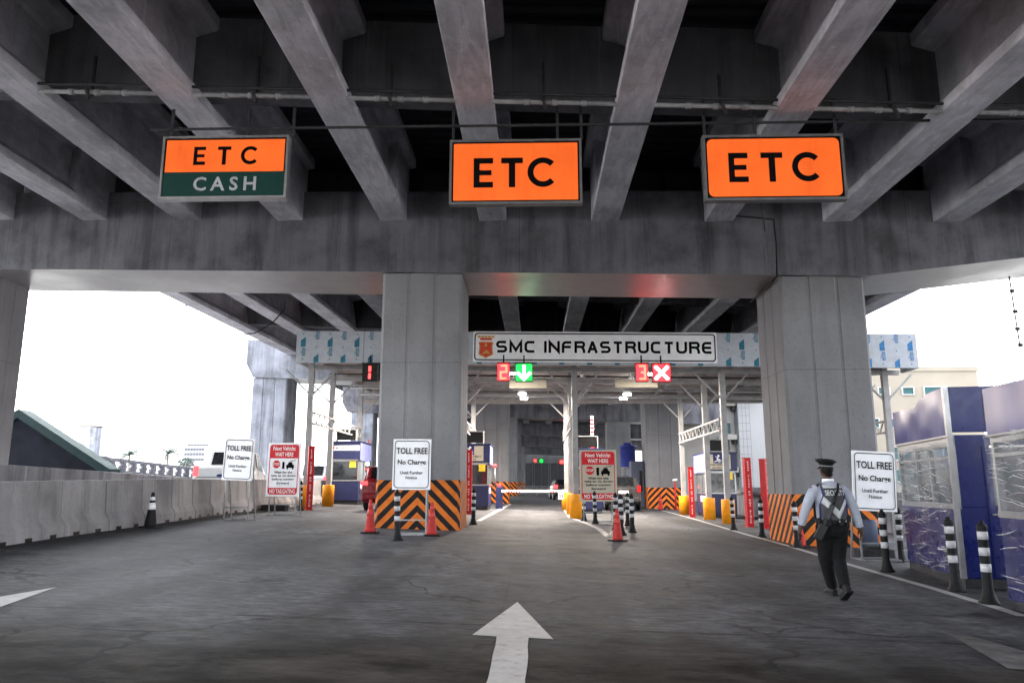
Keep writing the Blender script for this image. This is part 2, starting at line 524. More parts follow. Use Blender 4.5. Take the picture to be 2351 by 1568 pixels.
def hazard(name):
    m, nt, b = new_mat(name)
    t = nt.nodes.new('ShaderNodeTexCoord')
    sp = nt.nodes.new('ShaderNodeSeparateXYZ')
    nt.links.new(t.outputs['Object'], sp.inputs[0])
    ax = math_(nt, 'ABSOLUTE', sp.outputs[0])
    ay = math_(nt, 'ABSOLUTE', sp.outputs[1])
    s = math_(nt, 'ADD', math_(nt, 'ADD', ax, sp.outputs[1]), sp.outputs[2])
    wob = math_(nt, 'MULTIPLY', nz(nt, 5, 2, t.outputs['Object']), 0.02)
    s = math_(nt, 'ADD', s, wob)
    fr = math_(nt, 'FRACT', math_(nt, 'MULTIPLY', s, 1 / 0.36))
    k = math_(nt, 'GREATER_THAN', fr, 0.5)
    org = ramp(nt, nz(nt, 6, 5, t.outputs['Object']), [(0.3, (0.44, 0.105, 0.012)), (0.7, (0.60, 0.155, 0.022))])
    blk = ramp(nt, nz(nt, 9, 5, t.outputs['Object']), [(0.3, (0.004, 0.004, 0.005)), (0.75, (0.016, 0.015, 0.015))])
    nt.links.new(mixc(nt, blk, org, k), b.inputs['Base Color'])
    b.inputs['Roughness'].default_value = 0.6
    b.inputs['Specular IOR Level'].default_value = 0.15
    return m
M['hazard'] = hazard('orange and black stripes')

def road_mat():
    m, nt, b = new_mat('worn concrete road')
    v = coords(nt)
    t = nt.nodes.new('ShaderNodeTexCoord')
    sp = nt.nodes.new('ShaderNodeSeparateXYZ')
    nt.links.new(t.outputs['Object'], sp.inputs[0])
    a = nz(nt, 0.35, 6, v, 0.6)
    c = nz(nt, 1.7, 8, coords(nt, (0.75, 1.3, 1)), 0.72, 0.3)
    base = ramp(nt, a, [(0.32, (0.036, 0.0365, 0.039)), (0.5, (0.061, 0.062, 0.067)), (0.68, (0.092, 0.093, 0.099))])
    base = mixc(nt, base, ramp(nt, nz(nt, 0.11, 4, v, 0.6, 0.5), [(0.36, 0.6), (0.5, 1.0), (0.62, 1.3)]), 1.0, 'MULTIPLY')
    base = mixc(nt, base, ramp(nt, c, [(0.32, 0.45), (0.5, 1.0), (0.68, 1.55)]), 0.9, 'MULTIPLY')
    c3 = nz(nt, 8, 6, coords(nt, (0.6, 1.5, 1)), 0.75, 0.2)
    base = mixc(nt, base, ramp(nt, c3, [(0.36, 0.4), (0.5, 1.0), (0.64, 1.7)]), 0.85, 'MULTIPLY')
    # tyre tracks run along the lanes
    trk = nz(nt, 1.0, 3, coords(nt, (0.75, 0.02, 1)), 0.5)
    base = mixc(nt, base, ramp(nt, trk, [(0.40, 0.5), (0.56, 1.1)]), 0.8, 'MULTIPLY')
    # oil spots and scuffs
    sp1 = nz(nt, 1.1, 5, coords(nt, (1.0, 1.8, 1)), 0.7)
    base = mixc(nt, base, (0.012, 0.0115, 0.011), ramp(nt, sp1, [(0.57, 0.0), (0.66, 0.7)]))
    # stained brown slab nearer than the transverse joint, foreground shade painted into its tone
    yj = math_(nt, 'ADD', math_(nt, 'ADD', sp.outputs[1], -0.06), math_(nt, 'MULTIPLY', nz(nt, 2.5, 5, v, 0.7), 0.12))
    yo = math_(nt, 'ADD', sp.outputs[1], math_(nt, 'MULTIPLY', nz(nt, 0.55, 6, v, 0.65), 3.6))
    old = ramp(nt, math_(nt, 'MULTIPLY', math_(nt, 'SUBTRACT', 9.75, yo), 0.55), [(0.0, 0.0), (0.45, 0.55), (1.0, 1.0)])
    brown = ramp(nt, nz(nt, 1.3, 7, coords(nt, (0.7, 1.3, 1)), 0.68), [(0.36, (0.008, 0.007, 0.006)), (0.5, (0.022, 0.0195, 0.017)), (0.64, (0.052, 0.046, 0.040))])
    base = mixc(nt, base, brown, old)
    jl = math_(nt, 'MULTIPLY', math_(nt, 'COMPARE', yj, 7.70, 0.04), ramp(nt, nz(nt, 1.6, 5, v, 0.7), [(0.40, 0.1), (0.6, 0.9)]))
    jl2 = math_(nt, 'COMPARE', math_(nt, 'PINGPONG', math_(nt, 'ADD', sp.outputs[1], 0.9), 2.25), 0.0, 0.006)
    jx = math_(nt, 'COMPARE', math_(nt, 'PINGPONG', math_(nt, 'ADD', sp.outputs[0], 0.35), 1.9), 0.0, 0.006)
    jn = math_(nt, 'MAXIMUM', jl, math_(nt, 'MULTIPLY', math_(nt, 'MAXIMUM', jl2, jx), 0.45))
    base = mixc(nt, base, (0.011, 0.010, 0.0095), jn)
    # cracks
    vo = nt.nodes.new('ShaderNodeTexVoronoi')
    vo.feature = 'DISTANCE_TO_EDGE'
    vo.inputs['Scale'].default_value = 0.32
    dv_ = nt.nodes.new('ShaderNodeVectorMath'); dv_.operation = 'ADD'
    nn = nt.nodes.new('ShaderNodeTexNoise'); nn.inputs['Scale'].default_value = 1.4; nn.inputs['Detail'].default_value = 6
    sc_ = nt.nodes.new('ShaderNodeVectorMath'); sc_.operation = 'SCALE'; sc_.inputs['Scale'].default_value = 1.1
    nt.links.new(v, nn.inputs['Vector']); nt.links.new(nn.outputs['Color'], sc_.inputs[0])
    nt.links.new(v, dv_.inputs[0]); nt.links.new(sc_.outputs[0], dv_.inputs[1]); nt.links.new(dv_.outputs[0], vo.inputs['Vector'])
    ck = math_(nt, 'MULTIPLY', math_(nt, 'LESS_THAN', vo.outputs['Distance'], 0.009), ramp(nt, nz(nt, 0.5, 3, v), [(0.44, 0.0), (0.54, 0.8)]))
    base = mixc(nt, base, (0.012, 0.011, 0.011), ck)
    nt.links.new(base, b.inputs['Base Color'])
    nt.links.new(ramp(nt, c, [(0.3, 0.62), (0.7, 0.85)]), b.inputs['Roughness'])
    nt.links.new(math_(nt, 'SUBTRACT', 0.16, math_(nt, 'MULTIPLY', old, 0.13)), b.inputs['Specular IOR Level'])
    bump(nt, b, nz(nt, 26, 5, v, 0.7), 0.22, 0.012)
    return m
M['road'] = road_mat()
M['earth'] = plain('dry ground', (0.42, 0.415, 0.40), 0.95, 0, 0.3, 0.2)

def marking_mat():
    m, nt, b = new_mat('worn road paint')
    v = coords(nt)
    f = nz(nt, 9, 6, v, 0.7)
    g = nz(nt, 1.2, 4, v)
    c = ramp(nt, f, [(0.30, (0.12, 0.115, 0.11)), (0.41, (0.30, 0.292, 0.285)), (0.7, (0.37, 0.36, 0.352))])
    c = mixc(nt, c, ramp(nt, g, [(0.3, 0.8), (0.7, 1.0)]), 1.0, 'MULTIPLY')
    nt.links.new(c, b.inputs['Base Color'])
    b.inputs['Roughness'].default_value = 0.6
    return m
M['marking'] = marking_mat()
M['marking_worn'] = plain('faded road paint', (0.085, 0.082, 0.08), 0.7, 0, 0.45, 4)
M['far_grey'] = plain('far grey cladding', (0.13, 0.135, 0.14), 0.85, 0, 0.25, 0.7)

def soffit_mat():
    m = concrete('smooth soffit concrete', (0.24, 0.23, 0.22), 0.15, 0.38, 0.5, bmp=0.2)
    m.node_tree.nodes['Principled BSDF'].inputs['Specular IOR Level'].default_value = 0.6
    return m
M['soffit'] = soffit_mat()

def wrap_mat():
    m, nt, b = new_mat('crumpled plastic wrap')
    nt.nodes.remove(b)
    out = nt.nodes['Material Output']
    v = coords(nt, (0.16, 0.16, 6.5), rot=(R(7), R(4), 0))
    h = nz(nt, 2.8, 5, v, 0.62, 0.5)
    gl = nt.nodes.new('ShaderNodeBsdfGlossy')
    gl.inputs['Roughness'].default_value = 0.12
    gl.inputs['Color'].default_value = (0.9, 0.92, 0.95, 1)
    bp = nt.nodes.new('ShaderNodeBump')
    bp.inputs['Strength'].default_value = 0.9
    bp.inputs['Distance'].default_value = 0.08
    nt.links.new(h, bp.inputs['Height'])
    nt.links.new(bp.outputs[0], gl.inputs['Normal'])
    df = nt.nodes.new('ShaderNodeBsdfDiffuse')
    df.inputs['Color'].default_value = (0.34, 0.35, 0.37, 1)
    tr = nt.nodes.new('ShaderNodeBsdfTransparent')
    tr.inputs['Color'].default_value = (0.93, 0.94, 0.95, 1)
    m1 = nt.nodes.new('ShaderNodeMixShader')
    m2 = nt.nodes.new('ShaderNodeMixShader')
    rid = math_(nt, 'ABSOLUTE', math_(nt, 'SUBTRACT', h, 0.5))
    patch = nz(nt, 1.6, 4, coords(nt, (1, 1, 1)), 0.6)
    line = ramp(nt, rid, [(0.0, 0.2), (0.010, 0.08), (0.024, 0.0)])  # pale ridge streaks, highlights painted into the film
    line = math_(nt, 'MULTIPLY', line, ramp(nt, patch, [(0.42, 0.0), (0.62, 1.0)]))
    haze = ramp(nt, patch, [(0.4, 0.0), (0.65, 0.03)])
    tc = nt.nodes.new('ShaderNodeTexCoord'); sz = nt.nodes.new('ShaderNodeSeparateXYZ')
    nt.links.new(tc.outputs['Object'], sz.inputs[0])
    fog = math_(nt, 'MULTIPLY', ramp(nt, math_(nt, 'SUBTRACT', sz.outputs[2], 0.7), [(0.42, 0.0), (0.55, 1.0)]), ramp(nt, patch, [(0.36, 0.06), (0.64, 0.34)]))
    nt.links.new(math_(nt, 'ADD', haze, math_(nt, 'MULTIPLY', line, 0.3)), m1.inputs[0])
    nt.links.new(tr.outputs[0], m1.inputs[1]); nt.links.new(gl.outputs[0], m1.inputs[2])
    nt.links.new(math_(nt, 'MAXIMUM', line, fog), m2.inputs[0])
    nt.links.new(m1.outputs[0], m2.inputs[1]); nt.links.new(df.outputs[0], m2.inputs[2])
    nt.links.new(m2.outputs[0], out.inputs['Surface'])
    return m
M['wrap'] = wrap_mat()

def clear_mat():
    m, nt, b = new_mat('clear window')
    b.inputs['Base Color'].default_value = (0.10, 0.11, 0.12, 1)
    b.inputs['Roughness'].default_value = 0.06
    b.inputs['Alpha'].default_value = 0.42
    return m
M['clear'] = clear_mat()

def glossy_film():
    m, nt, b = new_mat('rumpled blue film')
    v = coords(nt)
    nt.links.new(ramp(nt, nz(nt, 2, 3, v), [(0.3, (0.008, 0.015, 0.105)), (0.7, (0.013, 0.022, 0.15))]), b.inputs['Base Color'])
    b.inputs['Roughness'].default_value = 0.3
    b.inputs['Specular IOR Level'].default_value = 0.12
    b.inputs['Coat Roughness'].default_value = 0.08
    bump(nt, b, nz(nt, 0.9, 1, v), 0.35, 0.25)
    return m
M['blue_film'] = glossy_film()
def roof_mat():
    m, nt, b = new_mat('ribbed ceiling sheet')
    v = coords(nt)
    wv = nt.nodes.new('ShaderNodeTexWave')
    wv.inputs['Scale'].default_value = 1.6
    nt.links.new(v, wv.inputs['Vector'])
    nt.links.new(ramp(nt, nz(nt, 3, 4, v), [(0.3, (0.22, 0.20, 0.185)), (0.7, (0.31, 0.285, 0.26))]), b.inputs['Base Color'])
    b.inputs['Roughness'].default_value = 0.6
    return m
M['roof_sheet'] = roof_mat()
# ================================================================ GROUND AND ROAD
def build_ground():
    g = MB()
    s = 3000
    g.add([(-s, -s, -1.6), (s, -s, -1.6), (s, s, -1.6), (-s, s, -1.6)], [(0, 1, 2, 3)])
    tag(g.build('ground', M['earth']), kind='structure')
    xs = [-40, -17, -12, -8, -4, 0, 4, 8, 12, 17, 40]
    ys = [-30, -20, -10, 0, 5, 10, 15, 19.2, 25, 32, 40, 50, 65, 80, 95, 110, 140, 180]
    r = MB()
    vs = [(x, y, zg(x, y)) for y in ys for x in xs]
    n = len(xs)
    fs = [(j * n + i, j * n + i + 1, (j + 1) * n + i + 1, (j + 1) * n + i) for j in range(len(ys) - 1) for i in range(n - 1)]
    r.add(vs, fs)
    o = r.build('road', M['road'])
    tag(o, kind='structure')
    return o
road = build_ground()

def drape(pts, name, lift=0.005, mat='marking'):
    """painted patch that lies on the road"""
    mb = MB()
    vs = [Vector((p[0], p[1], zg(p[0], p[1]) + lift)) for p in pts]
    area = sum(pts[i][0] * pts[(i + 1) % len(pts)][1] - pts[(i + 1) % len(pts)][0] * pts[i][1] for i in range(len(pts)))
    f = list(range(len(pts)))
    mb.add(vs, [f if area > 0 else f[::-1]])
    return mb.build(name, M[mat], road)

def strip(pix, wd, name):
    """painted line of width wd through ground points"""
    pts = [p if isinstance(p, Vector) else G(*p) for p in pix]
    mb = MB()
    out = []
    for i in range(len(pts) - 1):
        k = max(1, int((pts[i + 1] - pts[i]).length / 1.0))
        for q in range(k): out.append(pts[i].lerp(pts[i + 1], q / k))
    out.append(pts[-1])
    L, Q = [], []
    for i, p in enumerate(out):
        d = out[min(i + 1, len(out) - 1)] - out[max(i - 1, 0)]
        nrm = Vector((-d.y, d.x, 0)).normalized() * wd / 2
        for lst, q in ((L, p + nrm), (Q, p - nrm)):
            lst.append(Vector((q.x, q.y, zg(q.x, q.y) + 0.005)))
    n = len(out)
    mb.add(L + Q, [(n + i, n + i + 1, i + 1, i) for i in range(n - 1)])
    return mb.build(name, M['marking'], road)

tip = G(1188, 1382)
lb, rb = G(1085, 1460), G(1272, 1466)
hw = (rb.x - lb.x) / 2
hl = tip.y - (lb.y + rb.y) / 2
sw = 0.135
def arrow(tx, ty, mat='marking'):
    stem = 3.2
    n = 9
    rr = random.Random(3)
    left = [(tx - sw + rr.uniform(-.012, .012), ty - hl - stem * k / n) for k in range(n + 1)]
    right = [(tx + sw + rr.uniform(-.012, .012), ty - hl - stem * k / n) for k in range(n, -1, -1)]
    drape([(tx, ty), (tx - hw, ty - hl + 0.03)] + left + right + [(tx + hw, ty - hl - 0.02)], 'painted_arrow', mat=mat)
arrow(tip.x, tip.y)
for px in ((130, 1348), (2145, 1436)):
    q = G(*px)
    arrow(q.x, q.y, 'marking' if px[0] < 1000 else 'marking_worn')
strip([(1500, 1166), (1600, 1193), (1714, 1227), (1763, 1240), (1849, 1265), (1953, 1297), (2019, 1316), (2143, 1351), (2192, 1366), (2273, 1390), (2351, 1415)], 0.16, 'edge_line')
strip([(1098, 1196), (1172, 1157)], 0.17, 'lane_line')
strip([(1293, 1164), (1310, 1188), (1346, 1201), (1375, 1214), (1397, 1232)], 0.17, 'lane_line')
strip([(1452, 1196), (1420, 1212), (1397, 1232)], 0.14, 'lane_line')
for k in range(3):
    a = G(1352 + 18 * k, 1196 + 6 * k); b_ = Vector((a.x + 0.9, a.y + 0.25, 0))
    strip([a, b_], 0.14, 'hatch_line')

# ================================================================ ELEVATED VIADUCT
KX = 0.039                                     # crossfall of the deck
def soff(X): return 1.42 + 6.85 - 0.04 * X     # underside of the near girders
viaduct = thing('viaduct', 'huge grey concrete flyover on square columns covering the toll lanes', 'bridge')
cols = []
def column(xl, yf, ztop, wd=2.1, dp=2.05, band=True, fmat='concrete_pier'):
    xc, yc = xl + wd / 2, yf + dp / 2
    zb = zg(xc, yf) - 0.25
    mb = MB()
    a, b = wd / 2, dp / 2
    g = 0.022
    c = 0.07
    # outline with chamfered corners and two shallow vertical rebates on every face
    def face(half):
        t = half / 3
        return [(-half + c, 0), (-t - 0.05, 0), (-t - 0.03, g), (-t + 0.03, g), (-t + 0.05, 0), (t - 0.05, 0), (t - 0.03, g), (t + 0.03, g), (t + 0.05, 0), (half - c, 0)]
    poly = [(x, -b + d) for x, d in face(a)] + [(a - d, y) for y, d in face(b)] + [(-x, b - d) for x, d in face(a)] + [(-a + d, -y) for y, d in face(b)]
    mb.prism(poly, (0, 0, 0), X_, Y_, Z_ * (ztop - zb))
    o = mb.build('column', M[fmat], viaduct, (xc, yc, zb))
    if band:
        h = MB()
        e = 0.012
        z0, z1 = 0.0, 1.45
        pl = [(-a - e, -b - e + c), (-a - e + c, -b - e), (a + e - c, -b - e), (a + e, -b - e + c), (a + e, b + e - c), (a + e - c, b + e), (-a - e + c, b + e), (-a - e, b + e - c)]
        n = len(pl)
        vs = [(p[0], p[1], z) for z in (z0, z1) for p in pl]
        h.add(vs, [(k, (k + 1) % n, n + (k + 1) % n, n + k) for k in range(n)] + [list(range(n, 2 * n))])
        h.build('hazard_band', M['hazard'], o)
    return o

def capline(Y0, skew): return lambda X: Y0 - skew * X
def cap(Y0, skew, dep, rise, x0, x1, chamfer=True, haunch=None, h=2.25):
    """cross-head: its underside falls with the road; optional rising cantilever on the right"""
    yl = capline(Y0, skew)
    def zb(X):
        z = 1.42 + 5.44 - 0.038 * X + rise
        if haunch and X > haunch: z += (X - haunch) * 0.135
        return z
    def zt(X): return 1.42 + 7.66 - 0.04 * X + rise
    xs = [x0, x0 + 0.45, -14, -9, -3, 3, 7.4] + ([haunch, (haunch + x1) / 2] if haunch else []) + [x1]
    xs = sorted(set(x for x in xs if x0 <= x <= x1))
    top = [(x, zt(x)) for x in xs]
    bot = [(x, zb(x) + (0.8 if (chamfer and i == 0) else 0)) for i, x in enumerate(xs)]
    mb = MB()
    n = len(xs)
    vs = []
    for off in (0, dep):
        for (x, z) in top: vs.append((x, yl(x) + off, z))
        for (x, z) in bot: vs.append((x, yl(x) + off, z))
    A, B, C_, D = 0, n, 2 * n, 3 * n
    fs, ms = [], []
    for i in range(n - 1):
        mb.m += []
        fs += [(B + i, B + i + 1, A + i + 1, A + i), (C_ + i, C_ + i + 1, D + i + 1, D + i), (A + i, A + i + 1, C_ + i + 1, C_ + i)]
    fs += [(A, C_, D, B), (A + n - 1, B + n - 1, D + n - 1, C_ + n - 1)]
    mb.add(vs, fs, 0)
    mb.add([vs[B + i] for i in range(n)] + [vs[D + i] for i in range(n)], [(n + i, n + i + 1, i + 1, i) for i in range(n - 1)], 1)
    return mb.build('pier_cap', [M['concrete_cap'], M['soffit']], viaduct), zb
S1 = 0.078
y1 = capline(19.2, S1)
cap1, zb1 = cap(19.2, S1, 2.45, 0.0, -20.5, 15.2, haunch=8.3)
column(-17.6, y1(-15.5) + 0.15, zb1(-15.5) - 0.0, band=False)
column(-3.98, y1(-2.9) + 0.12, zb1(-2.9))
column(6.1, y1(7.1) + 0.12, zb1(7.1))
ROWS = [(45.0, 0.40, -17.2, 16.5), (70.0, 0.76, -17.6, 17), (95.0, 0.92, -17.6, 17), (120.0, 0.86, -17.6, 17), (146, 0.8, -17.6, 17)]
for k, (Yr, rise, xl, xr) in enumerate(ROWS):
    c_, zbk = cap(Yr, 0.0, 2.4, rise, xl, xr)
    if k == 0: c_.data.materials[0] = M['pale_concrete']
    column(-16.8, Yr + 0.12, zbk(-15.7), band=False, fmat='pale_concrete' if k < 2 else 'concrete_pier')
    column(-3.6 - 0.06 * k, Yr + 0.12, zbk(-2.5))
    column(6.45 + 0.1 * k, Yr + 0.12, zbk(7.5))

# girders: bulb section 1.83 m deep with thick end blocks
GPROF = [(-.355, 0), (.355, 0), (.355, .20), (.10, .45), (.10, 1.42), (.16, 1.50), (.53, 1.58), (.53, 1.83), (-.53, 1.83), (-.53, 1.58), (-.16, 1.50), (-.10, 1.42), (-.10, .45), (-.355, .20)]
EPROF = [(-.355, 0), (.355, 0), (.355, 1.60), (-.355, 1.60)]
def girder(xc, ya, za, yb, zb_, blocks=True):
    """blocks: thick ends"""
    mb = MB()
    o = Vector((xc, ya, za)); d = Vector((0, yb - ya, zb_ - za))
    mb.prism(GPROF, o, X_, Z_, d)
    if blocks:
        L = d.length
        for t0, t1 in ((0.0, 1.6 / L), (1 - 1.7 / L, 1.0)):
            p = o + d * t0
            mb.prism([(x * 1.006, z + 0.003) for x, z in EPROF], p + Vector((0, 0, -0.006)), X_, Z_, d * (t1 - t0))
    return mb.build('girder', M['concrete_girder'], viaduct, bevel=0.018)
GY0 = -6.0
GX = [-18.15, -15.4, -12.6, -9.83, -6.94, -4.08, -1.42, 1.50, 4.36, 7.25, 9.86, 12.7]
for x in GX:
    xc = x + 0.355
    girder(xc, GY0, soff(xc), y1(xc) + 0.25, soff(xc))
DIA_Y = 13.35
for i in range(len(GX) - 1):                                  # cross walls between the girders
    xa, xb = GX[i] + 0.355 + 0.09, GX[i + 1] + 0.355 - 0.09
    for yd in (DIA_Y, GY0 + .3):
        mb = MB()
        za, zb_ = soff(xa), soff(xb)
        poly = [(0.25, za + .20), (xb - xa - 0.25, zb_ + .20), (xb - xa, zb_ + .45), (xb - xa, zb_ + 1.42), (xb - xa - .42, zb_ + 1.56), (xb - xa - .42, zb_ + 1.84), (.42, za + 1.84), (.42, za + 1.56), (0, za + 1.42), (0, za + .45)]
        mb.prism(poly, (xa, yd, 0), X_, Z_, Y_ * 0.32)
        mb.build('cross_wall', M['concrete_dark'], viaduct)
# low wall on the cap between girder ends
for i in range(len(GX) - 1):
    xa, xb = GX[i] + 0.355, GX[i + 1] + 0.355
    mb = MB()
    mb.prism([(0, soff(xa) + 0.76), (xb - xa, soff(xb) + 0.76), (xb - xa, soff(xb) + 1.82), (0, soff(xa) + 1.82)], (xa, y1(xa) + 1.0, 0), X_, Z_, Y_ * 0.3)
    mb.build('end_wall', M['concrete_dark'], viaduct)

GX2 = [-14.7 + 2.674 * i for i in range(11)]
for k in range(4):
    ya = (y1(0) + 2.3) if k == 0 else ROWS[k - 1][0] + 2.0
    yb = ROWS[k][0] + 0.3
    ra = 0.0 if k == 0 else ROWS[k - 1][1]
    for x in (GX2 if k < 1 else GX2[2:9]):
        xc = x + 0.355
        yy = y1(xc) + 2.25 if k == 0 else ya
        girder(xc, yy, soff(xc) + ra, yb, soff(xc) + ROWS[k][1], blocks=False)
    if k == 0:
        for yd in (29.0, 36.5):
            for i in range(10):
                xa, xb = GX2[i] + 0.45, GX2[i + 1] + 0.26
                t = (yd - ya) / (yb - ya)
                z = ROWS[0][1] * t
                mb = MB()
                mb.prism([(0.25, soff(xa) + .2 + z), (xb - xa - .25, soff(xb) + .2 + z), (xb - xa, soff(xb) + 1.8 + z), (0, soff(xa) + 1.8 + z)], (xa, yd, 0), X_, Z_, Y_ * 0.3)
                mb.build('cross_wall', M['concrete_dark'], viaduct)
# ribbed steel sheeting under the deck, then the slab
def deck(ya, yb, xa, xb, ra, rb):
    mb = MB()
    n = int((yb - ya) / 0.11)
    prof = []
    for i in range(n):
        y = ya + (yb - ya) * i / n
        prof.append((y, (0.0, 0.0, 0.055, 0.055)[i % 4]))
    vs = []
    for y, dz in prof:
        t = (y - ya) / (yb - ya)
        r = ra + (rb - ra) * t
        for x in (xa, xb): vs.append((x, y, soff(x) + 1.835 + r + dz))
    mb.add(vs, [(2 * i, 2 * i + 2, 2 * i + 3, 2 * i + 1) for i in range(len(prof) - 1)])
    mb.build('deck_sheeting', M['deck_steel'], viaduct)
    sl_ = MB()
    sl_.add([(xa, ya, soff(xa) + 1.92 + ra), (xb, ya, soff(xb) + 1.92 + ra), (xb, yb, soff(xb) + 1.92 + rb), (xa, yb, soff(xa) + 1.92 + rb),
             (xa, ya, soff(xa) + 2.25 + ra), (xb, ya, soff(xb) + 2.25 + ra), (xb, yb, soff(xb) + 2.25 + rb), (xa, yb, soff(xa) + 2.25 + rb)],
            [(0, 3, 2, 1), (4, 5, 6, 7), (0, 1, 5, 4), (1, 2, 6, 5), (2, 3, 7, 6), (3, 0, 4, 7)])
    sl_.build('deck_slab', M['asphalt_top'], viaduct)
deck(GY0, 21.0, -19.2, 14.4, 0, 0)
deck(21.05, 45.3, -15.4, 13.9, 0, 0.40)
deck(45.35, 70.3, -15.4, 13.9, 0.40, 0.76)
deck(70.35, 95.3, -21, 21, 0.76, 0.92)  # slab widened past the girders to keep side light out
deck(95.35, 146, -24, 24, 0.92, 0.86)  # extra width added here too, darkening the far bays

# ---------------------------------------------------------------- services hanging from the viaduct
pipe = thing('drain_pipe', 'white painted pipe with dark brackets running across under the girders', 'pipe', (0, 12.9, 0))
mb = MB()
def pz(X): return P(1228, 240, 12.9).z - 0.040 * X + 0.02
for i in range(len(GX) - 1):
    xa, xb = GX[i] + 0.92, GX[i + 1] - 0.22
    za = pz(xa) + 0.02
    mb.tube([(xa - 0.24, 0, za + .008), (xb + 0.24, 0, pz(xb) + 0.012)], 0.042, 8)
    for q in (.22, .5, .8): mb.tube([(xa + (xb - xa) * q - .05, 0, za + (pz(xb) + .02 - za) * q), (xa + (xb - xa) * q + .05, 0, za + (pz(xb) + .02 - za) * q)], .058, 8)
mb.build('pipe_run', M['dull_pipe'], pipe)
for i in range(len(GX) - 1):
    xm = (GX[i] + GX[i + 1]) / 2 + 0.36
    b = MB()
    xm += rnd.uniform(-.25, .25); b.beam((xm, 0.06, pz(xm) - 0.05), (xm, 0.08, pz(xm) + 0.78 + rnd.uniform(-.1, .12)), 0.045, 0.05)
    b.beam((xm - .02, -0.07, pz(xm) + 0.06), (xm + 0.05, -0.08, pz(xm) - 0.16), 0.05, 0.05)
    b.build('bracket', M['dark_steel'], pipe)
conduit = MB()
conduit.tube([(x, 12.82, pz(x) + 0.13) for x in (-17, -8, 0, 7, 15)], 0.028, 6)
tag(conduit.build('dark_conduit', M['dark_steel']), 'thin dark conduit running just above the white pipe', 'conduit')

rail = MB()
ry = 13.3
pL, pR = P(376, 289, ry), P(2351, 289, ry)
zr = min(P(1228, 288, ry).z, 99)
def rz_(X): return P(1228, 288, ry).z - 0.002 * X
rail.beam((-7.2, ry, rz_(-7.2)), (14.4, ry, rz_(14.4)), 0.035, 0.04)
tag(rail.build('sign_rail', M['dark_steel']), 'long dark steel rail under the girders carrying the three orange signs', 'rail')

def hanging_sign(label, px, d, rows, radius=0.0, rods=(), frame_c='grey_frame'):
    """px: top-left, top-right, bottom-right, bottom-left photo corners at distance d; rows: (text lines)"""
    tl, tr, br, bl = [P(x, y, d) for x, y in px]
    wd = (tr.x - tl.x + br.x - bl.x) / 2
    ht = (tl.z - bl.z + tr.z - br.z) / 2
    c = (tl + tr + br + bl) / 4
    t = thing('hanging_sign', label, 'sign', (c.x, c.y, c.z), 0, 'lane signs hanging from the viaduct')
    dp = 0.14
    f = MB()
    fw = 0.045
    for (x0, x1, z0, z1) in ((-wd / 2, wd / 2, ht / 2 - fw, ht / 2), (-wd / 2, wd / 2, -ht / 2, -ht / 2 + fw), (-wd / 2, -wd / 2 + fw, -ht / 2 + fw, ht / 2 - fw), (wd / 2 - fw, wd / 2, -ht / 2 + fw, ht / 2 - fw)):
        f.box(x0, x1, -0.02, dp, z0, z1)
    f.box(-wd / 2 + fw, wd / 2 - fw, dp - 0.02, dp - 0.001, -ht / 2 + fw, ht / 2 - fw)
    f.build('frame', M[frame_c], t)
    b = MB()
    b.box(-wd / 2 + fw, wd / 2 - fw, 0.0, 0.05, -ht / 2 + fw, ht / 2 - fw)
    b.build('backing_board', M['ink'], t)
    w2, h2 = wd - 2 * fw - 0.06, ht - 2 * fw - 0.06
    if len(rows) == 1:
        pn = MB()
        pn.flat(rrect(w2, h2, radius or 0.005), (0, -0.004, 0), X_, Z_)
        pn.build('orange_panel', M['etc_orange'], t)
        l = MB(); etc(l, w2, h2, (0, -0.008, rows[0]), *(((-.27, -.016, .25), .51) if radius else ()))
        l.build('lettering', M['ink'], t)
    else:
        hs = h2 * 0.585
        pn = MB(); pn.flat(rrect(w2, hs, 0.005), (0, -0.004, h2 / 2 - hs / 2), X_, Z_)
        pn.build('orange_panel', M['etc_orange'], t)
        pg = MB(); pg.flat(rrect(w2 + 0.06, h2 - hs + 0.045, 0.005), (0, -0.004, -h2 / 2 + (h2 - hs) / 2 - 0.0225), X_, Z_)
        pg.build('green_panel', M['cash_green'], t)
        l = MB(); etc(l, w2, hs, (0, -0.008, h2 / 2 - hs / 2), (-.214, -.006, .214), 0.57)
        l.build('lettering', M['ink'], t)
        l = MB()
        for ch, x in zip('CASH', (-.195, -.045, .09, .225)):
            text(l, ch, (x * w2, -0.008, -h2 / 2 + (h2 - hs) / 2 - 0.01), X_, Z_, h=(h2 - hs) * 0.60, bold=0.02)
        l.build('lettering', M['cash_white'], t)
    for rx in rods:
        q = P(rx, (px[0][1] + px[1][1]) / 2, d)
        rd = MB()
        rd.beam((q.x - c.x, 0.03, ht / 2), (q.x - c.x, 0.03, rz_(q.x) + 0.0 - c.z + 0.42), 0.05, 0.04)
        rd.build('hanger_rod', M['dark_steel'], t)
    return t

